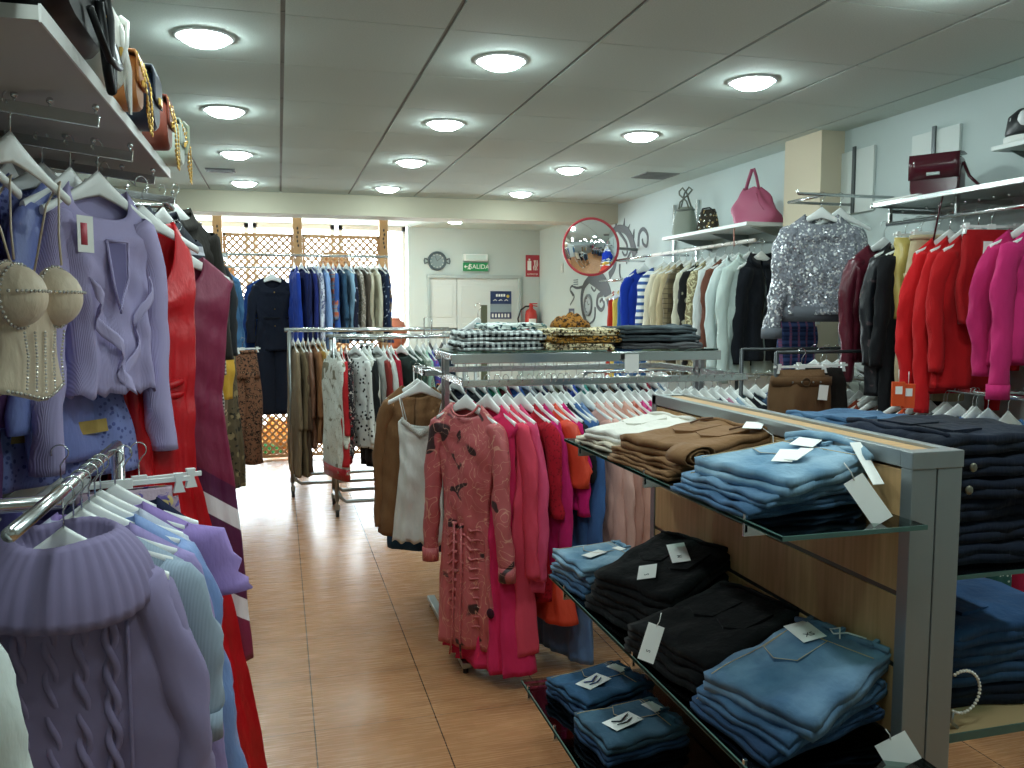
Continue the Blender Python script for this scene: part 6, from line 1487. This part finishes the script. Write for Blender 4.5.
GN = 'clothes on the near right wall rail'; HN = 'hangers on the near right wall rail'
def ley(u, xw, v=300): return P(u, v, x=xw).y
nr = [
 ('burgundy_leather_jacket', 'jacket', 'burgundy leather jacket right of the sequin sweater', 846, satin('5C1E2C', .3), 'jacket', .62, .60, dict(slr=(.055, .045), collar=False)),
 ('black_sequin_dress', 'dress', 'black shiny fringed dress between the burgundy jacket and gold skirt', 866, cloth('14161C', 'sparse', '4A3A3E', scale=3, rough=.4), 'dress', .78, .5, {}),
 ('black_velvet_dress', 'dress', 'black long dress under the gold satin skirt', 878, cloth('0E0F13'), 'dress', .95, .5, {}),
 ('gold_satin_skirt', 'skirt', 'gold satin skirt on clips between black and red clothes', 886, satin('C8B468', .25), 'skirt', .40, 0, dict(hanger='clip', hlab='clip hanger holding the gold satin skirt', sw=.17)),
 ('beige_trousers', 'trousers', 'beige long trousers between the gold skirt and the red ruffled blouse', 903, cloth('B8A888'), 'pants', .80, 0, dict(hanger='clip', hlab='clip hanger holding the beige trousers', sw=.17)),
 ('red_ruffled_blouse', 'blouse', 'bright red blouse with ruffled shoulder, first of the red clothes', 908, cloth('CC1A20'), 'top', .74, .62, dict(puff=.02)),
 ('red_dress', 'dress', 'scarlet red dress with long straight sleeve among the red clothes', 921, cloth('C0161C'), 'dress', .72, .70, {}),
 ('red_knit_dress', 'dress', 'red knitted dress right of the scarlet one', 935, cloth('B8141A', 'knit'), 'dress', .70, .5, {}),
 ('dark_red_skirt', 'skirt', 'dark red straight skirt with a pale label on clips', 955, cloth('A01218'), 'skirt', .42, 0, dict(hanger='clip', hlab='clip hanger holding the dark red skirt', sw=.16)),
 ('pink_blouse', 'blouse', 'deep pink blouse, left of the pink pieces at the right edge', 983, cloth('B82462'), 'top', .58, .5, dict(puff=.015)),
 ('pink_sweatshirt', 'sweatshirt', 'fuchsia sweatshirt with cuffs at the right photo edge', 1001, cloth('C0286A'), 'top', .56, .54, dict(cuff=True, slr=(.07, .05)))]
for i, (n, c, lab, u, mt, kd, L, sl, kw) in enumerate(nr):
    kw = dict(kw); hw = kw.get('sw', .19) + (.03 if sl else .02); x = 3.08
    y = ley(u, x - hw)
    z = 2.046
    o = G(n, c, lab, (x, y, z), R(-4 + 4 * math.sin(i * 1.3)), mt, kd, L, group=GN, hgroup=HN, sleeve=sl or None, dep=.035, amp=.016, short=lab.split(' right of')[0].split(' between')[0].split(', ')[0].split(' at the')[0].split(' under')[0].split(' among')[0], slout=.01, prof=[(0, .18), (1, .2)] if kd != 'skirt' else [(0, .14), (1, .15)], **kw)
    if n == 'dark_red_skirt': price_tag(o, (-.06, -.062, -.19), (.045, .09), (PI / 2, 0, 0), name='label')
# second tier: orange tagged packs, low rail
t = thing('clothes_rail', 'lower chrome rail on the near right wall with empty hangers', 'rail', (2.98, 3.0, 1.235)); m = MB(); m.tube([(0, -1.2, 0), (0, 1.1, 0)], .0115, 10); m.obj('rail_tube', CHROME, t)
for y in (-1.1, 0, 1.05): m = MB(); m.tube([(0, y, 0), (XR - 2.985, y, 0)], .009, 8); m.obj('bracket', CHROME, t)
for k, (u, v) in enumerate(((898, 394), (908, 396))):
    p = P(u, v, y=3.15); t = thing('boxed_item', ['left', 'right'][k] + ' orange hang-tag box with a white label below the red clothes', 'box', (p.x, 3.15, p.z), R(-20))
    m = MB(); m.box(-.028, .028, -.008, .008, -.055, .055); m.obj('box_body', solid('D8501E', .45), t, bevel=.002); m = MB(); m.box(-.015, .015, -.010, -.008, -.0, .035); m.obj('label', CARD, t, smooth=False); m = MB(); m.tube([(0, 0, .055), (.0, 0, .11)], .0015, 5); m.obj('tag_string', CARD, t)
low = [('brown_skirt', 'skirt', 2.46, 3.72)]
p = P(802, 352, y=3.7)
t = G('brown_skirt', 'skirt', 'brown button skirt with belt and white tag hung behind the beech panel', (p.x, 3.7, p.z), R(-6), cloth('6A4E34'), 'skirt', .62, group='clothes on the lower right racks', hanger='clip', dep=.05, sw=.15, hgroup='hangers on the lower right racks', hlab='clip hanger holding the brown belted skirt', prof=[(0, .15), (.2, .17), (1, .2)], amp=.018)
m = MB(); m.grid(np.array([[(.162 * math.cos(a), .062 * math.sin(a), z) for a in a_] for z in (-.125, -.17)]), True); m.obj('belt', cloth('60452C'), t, solidify=.006)
m = MB(); 
for q in (-.08, -.03, .03, .07): m.ball((q, -.066, -.148), .005, 8)
m.obj('eyelets', STEEL, t)
m = MB(); m.tube([(-.01 + .02 * math.cos(a), -.07, -.148 + .02 * math.sin(a)) for a in np.linspace(0, 2 * PI, 14, endpoint=False)], .003, 6, closed=True); m.obj('buckle', cloth('4E3A26'), t)
price_tag(t, (.08, -.075, -.20), (.05, .075), (PI / 2, .1, 0))
G('dark_skirt', 'skirt', 'very dark brown skirt beside the brown belted skirt', (p.x + .17, 3.78, p.z), R(-6), cloth('17120F'), 'skirt', .6, group='clothes on the lower right racks', hanger='clip', dep=.07, sw=.14, hgroup='hangers on the lower right racks', hlab='clip hanger holding the very dark brown skirt')
for i, (u, c, nm) in enumerate(((838, 'C2C8BC', 'pale grey'), (850, 'D4DCD2', 'off-white'), (866, '8A6E66', 'dusty mauve'), (826, 'A89C88', 'greige'))):
    q = P(u, 358, y=3.95); G('blouse', 'blouse', nm + ' blouse low behind the burgundy leather jacket', (q.x, 4.05, p.z), R(-40), cloth(c), 'top', .62, group='clothes on the lower right racks', hgroup='hangers on the lower right racks', sleeve=.4, dep=.03, sw=.15, short=nm + ' blouse behind the burgundy jacket')
t = thing('low_rack', 'low chrome rack behind the beech panel, carrying the brown skirt', 'rack', (2.6, 3.8, 0))
DKS = solid('3A3E40', .4, .5, 'dark_steel')
m = MB(); m.tube([(-.19, -.08, p.z - .002), (.6, -.08, p.z - .002)], .009, 10); m.tube([(-.19, .25, p.z - .002), (.6, .25, p.z - .002)], .009, 10); m.obj('rails', DKS, t)
for x in (-.19, .6): m = MB(); m.tube([(x, -.08, p.z), (x, -.08, .02), (x, .25, .02), (x, .25, p.z)], .012, 8); m.obj('end_frame', DKS, t)
# dark rack between pillar and gondola
t = thing('floor_rack', 'dark low clothes rack between the central rack and the right wall', 'rack', (2.25, 5.0, 0))
zz = 1.20
m = MB(); m.tube([(-.35, -.4, zz), (.75, -.4, zz)], .011, 10); m.tube([(-.35, .1, zz), (.75, .1, zz)], .011, 10); m.obj('rails', CHROME, t)
for x in (-.35, .75): m = MB(); m.tube([(x, -.4, zz), (x, -.4, .02), (x, .1, .02), (x, .1, zz)], .013, 8); m.obj('end_frame', solid('3A3E40', .4, .5), t)
dc = [('black', '121418'), ('dark blue', '1A2A48'), ('charcoal', '24282C'), ('mid blue', '2E5A94'), ('dark navy', '141B2C'), ('dark grey', '34383A'), ('blue', '2A5088'), ('black brown', '1C1612'), ('dark teal', '16343A'), ('ink', '10141C'), ('dull blue', '3A5470'), ('dark olive', '2C3024')]
for i, (nm, c) in enumerate(dc):
    G('jacket', 'jacket', nm + ' jacket on the dark low rack between central rack and right wall', (1.96 + .088 * i, 4.6, zz + .003), R(-72), cloth(c), 'top', .72, group='clothes on the dark low rack', hgroup='hangers on the dark low rack', sleeve=.55, dep=.026, short=nm + ' jacket on the dark low rack')
# rack with dresses behind gondola at lower right
t = thing('clothes_rail', 'low chrome rail at the lower right carrying the dotted and crimson dresses', 'rail', (2.4, 2.62, 1.12)); m = MB(); m.tube([(-.5, 0, 0), (.4, 0, 0)], .0115, 10); m.tube([(-.5, 0, 0), (-.5, 0, -1.1)], .0115, 8); m.tube([(.4, 0, 0), (.4, 0, -1.1)], .0115, 8); m.obj('rail_tube', CHROME, t)
GQ = 'dresses on the low rail at the lower right'; HQ = 'hangers on the low rail at the lower right'
for n, lab, u, mt, L, rz in (
    ('rust_dress', 'rust orange dress behind the aluminium post at the lower right', 958, cloth('A8442C'), .82, -50),
    ('cream_print_dress', 'cream and rust printed dress left of the green dotted one', 967, cloth('D8C8B0', 'floral', 'B05038', '8A4838', scale=2), .40, -60),
    ('dotted_dress', 'teal green dress with small white dots at the lower right', 985, cloth('2E5C58', 'smalldots', 'C8D8D0', scale=1.3), .78, -42),
    ('crimson_dress', 'crimson dress at the right photo edge below the dark jeans', 1014, cloth('A01638'), .78, -30)):
    x = P(u, 560, y=2.6).x
    G(n, 'dress', lab, (x, 2.62, 1.122), R(rz), mt, 'dress', L, group=GQ, hgroup=HQ, sleeve=None, dep=.05, amp=.02, prof=[(0, .11), (.5, .10), (1, .12)], sw=.12, short=lab.split(' behind')[0].split(' left of')[0].split(' with')[0].split(' at the')[0])
# bunch of empty hangers and jackets upper right low rail
for i in range(12):
    y = 3.9 - .085 * i
    put_hanger('white', (2.98, y, 1.237), R(8 * math.sin(i * 2)), 'white plastic hanger bunched on the lower rail of the near right wall', 'empty hangers on the lower right rail')
for i, (nm, c) in enumerate((('rust', '8A3A22'), ('dark brown', '2A1C16'), ('orange', 'C84A1E'), ('grey', '4A5254'), ('denim blue', '4A78B0'), ('azure', '5A8CC8'))):
    G('blouse', 'blouse', nm + ' blouse on the lower rail of the near right wall', (2.98, 3.75 - .17 * i - .04, 1.237), R(-6 + 3 * i), cloth(c), 'top', .6, group='clothes on the lower near right rail', hgroup='hangers on the lower near right rail', sleeve=.4, dep=.026, short=nm + ' blouse on the lower near right rail')
# white shelf with black and white hat bag at the upper right
t = wshelf('short white wall shelf at the upper right photo edge', 2.55, 3.12, 2.325, 3.08, th=.02)
t = thing('hat_bag', 'black round bag with white bow on the short white shelf at the upper right', 'bag', (3.2, 3.02, 2.326))
m = MB(); m.lathe([(.0001, .035), (.1, .035), (.105, .045), (.095, .12), (.06, .15), (.0001, .155)], 24); m.obj('bag_body', solid('15181C', .4), t)
m = MB(); m.lathe([(.0001, 0), (.105, 0), (.11, .01), (.11, .03), (.0001, .034)], 24); m.obj('white_base', solid('E4E6E2', .5), t)
m = MB(); m.ball((-.085, -.03, .095), .03, 10, (.5, 1, 1.3)); m.ball((-.085, .02, .1), .02, 8, (.5, 1, 1)); m.obj('white_bow', solid('D8DCDC', .5), t)
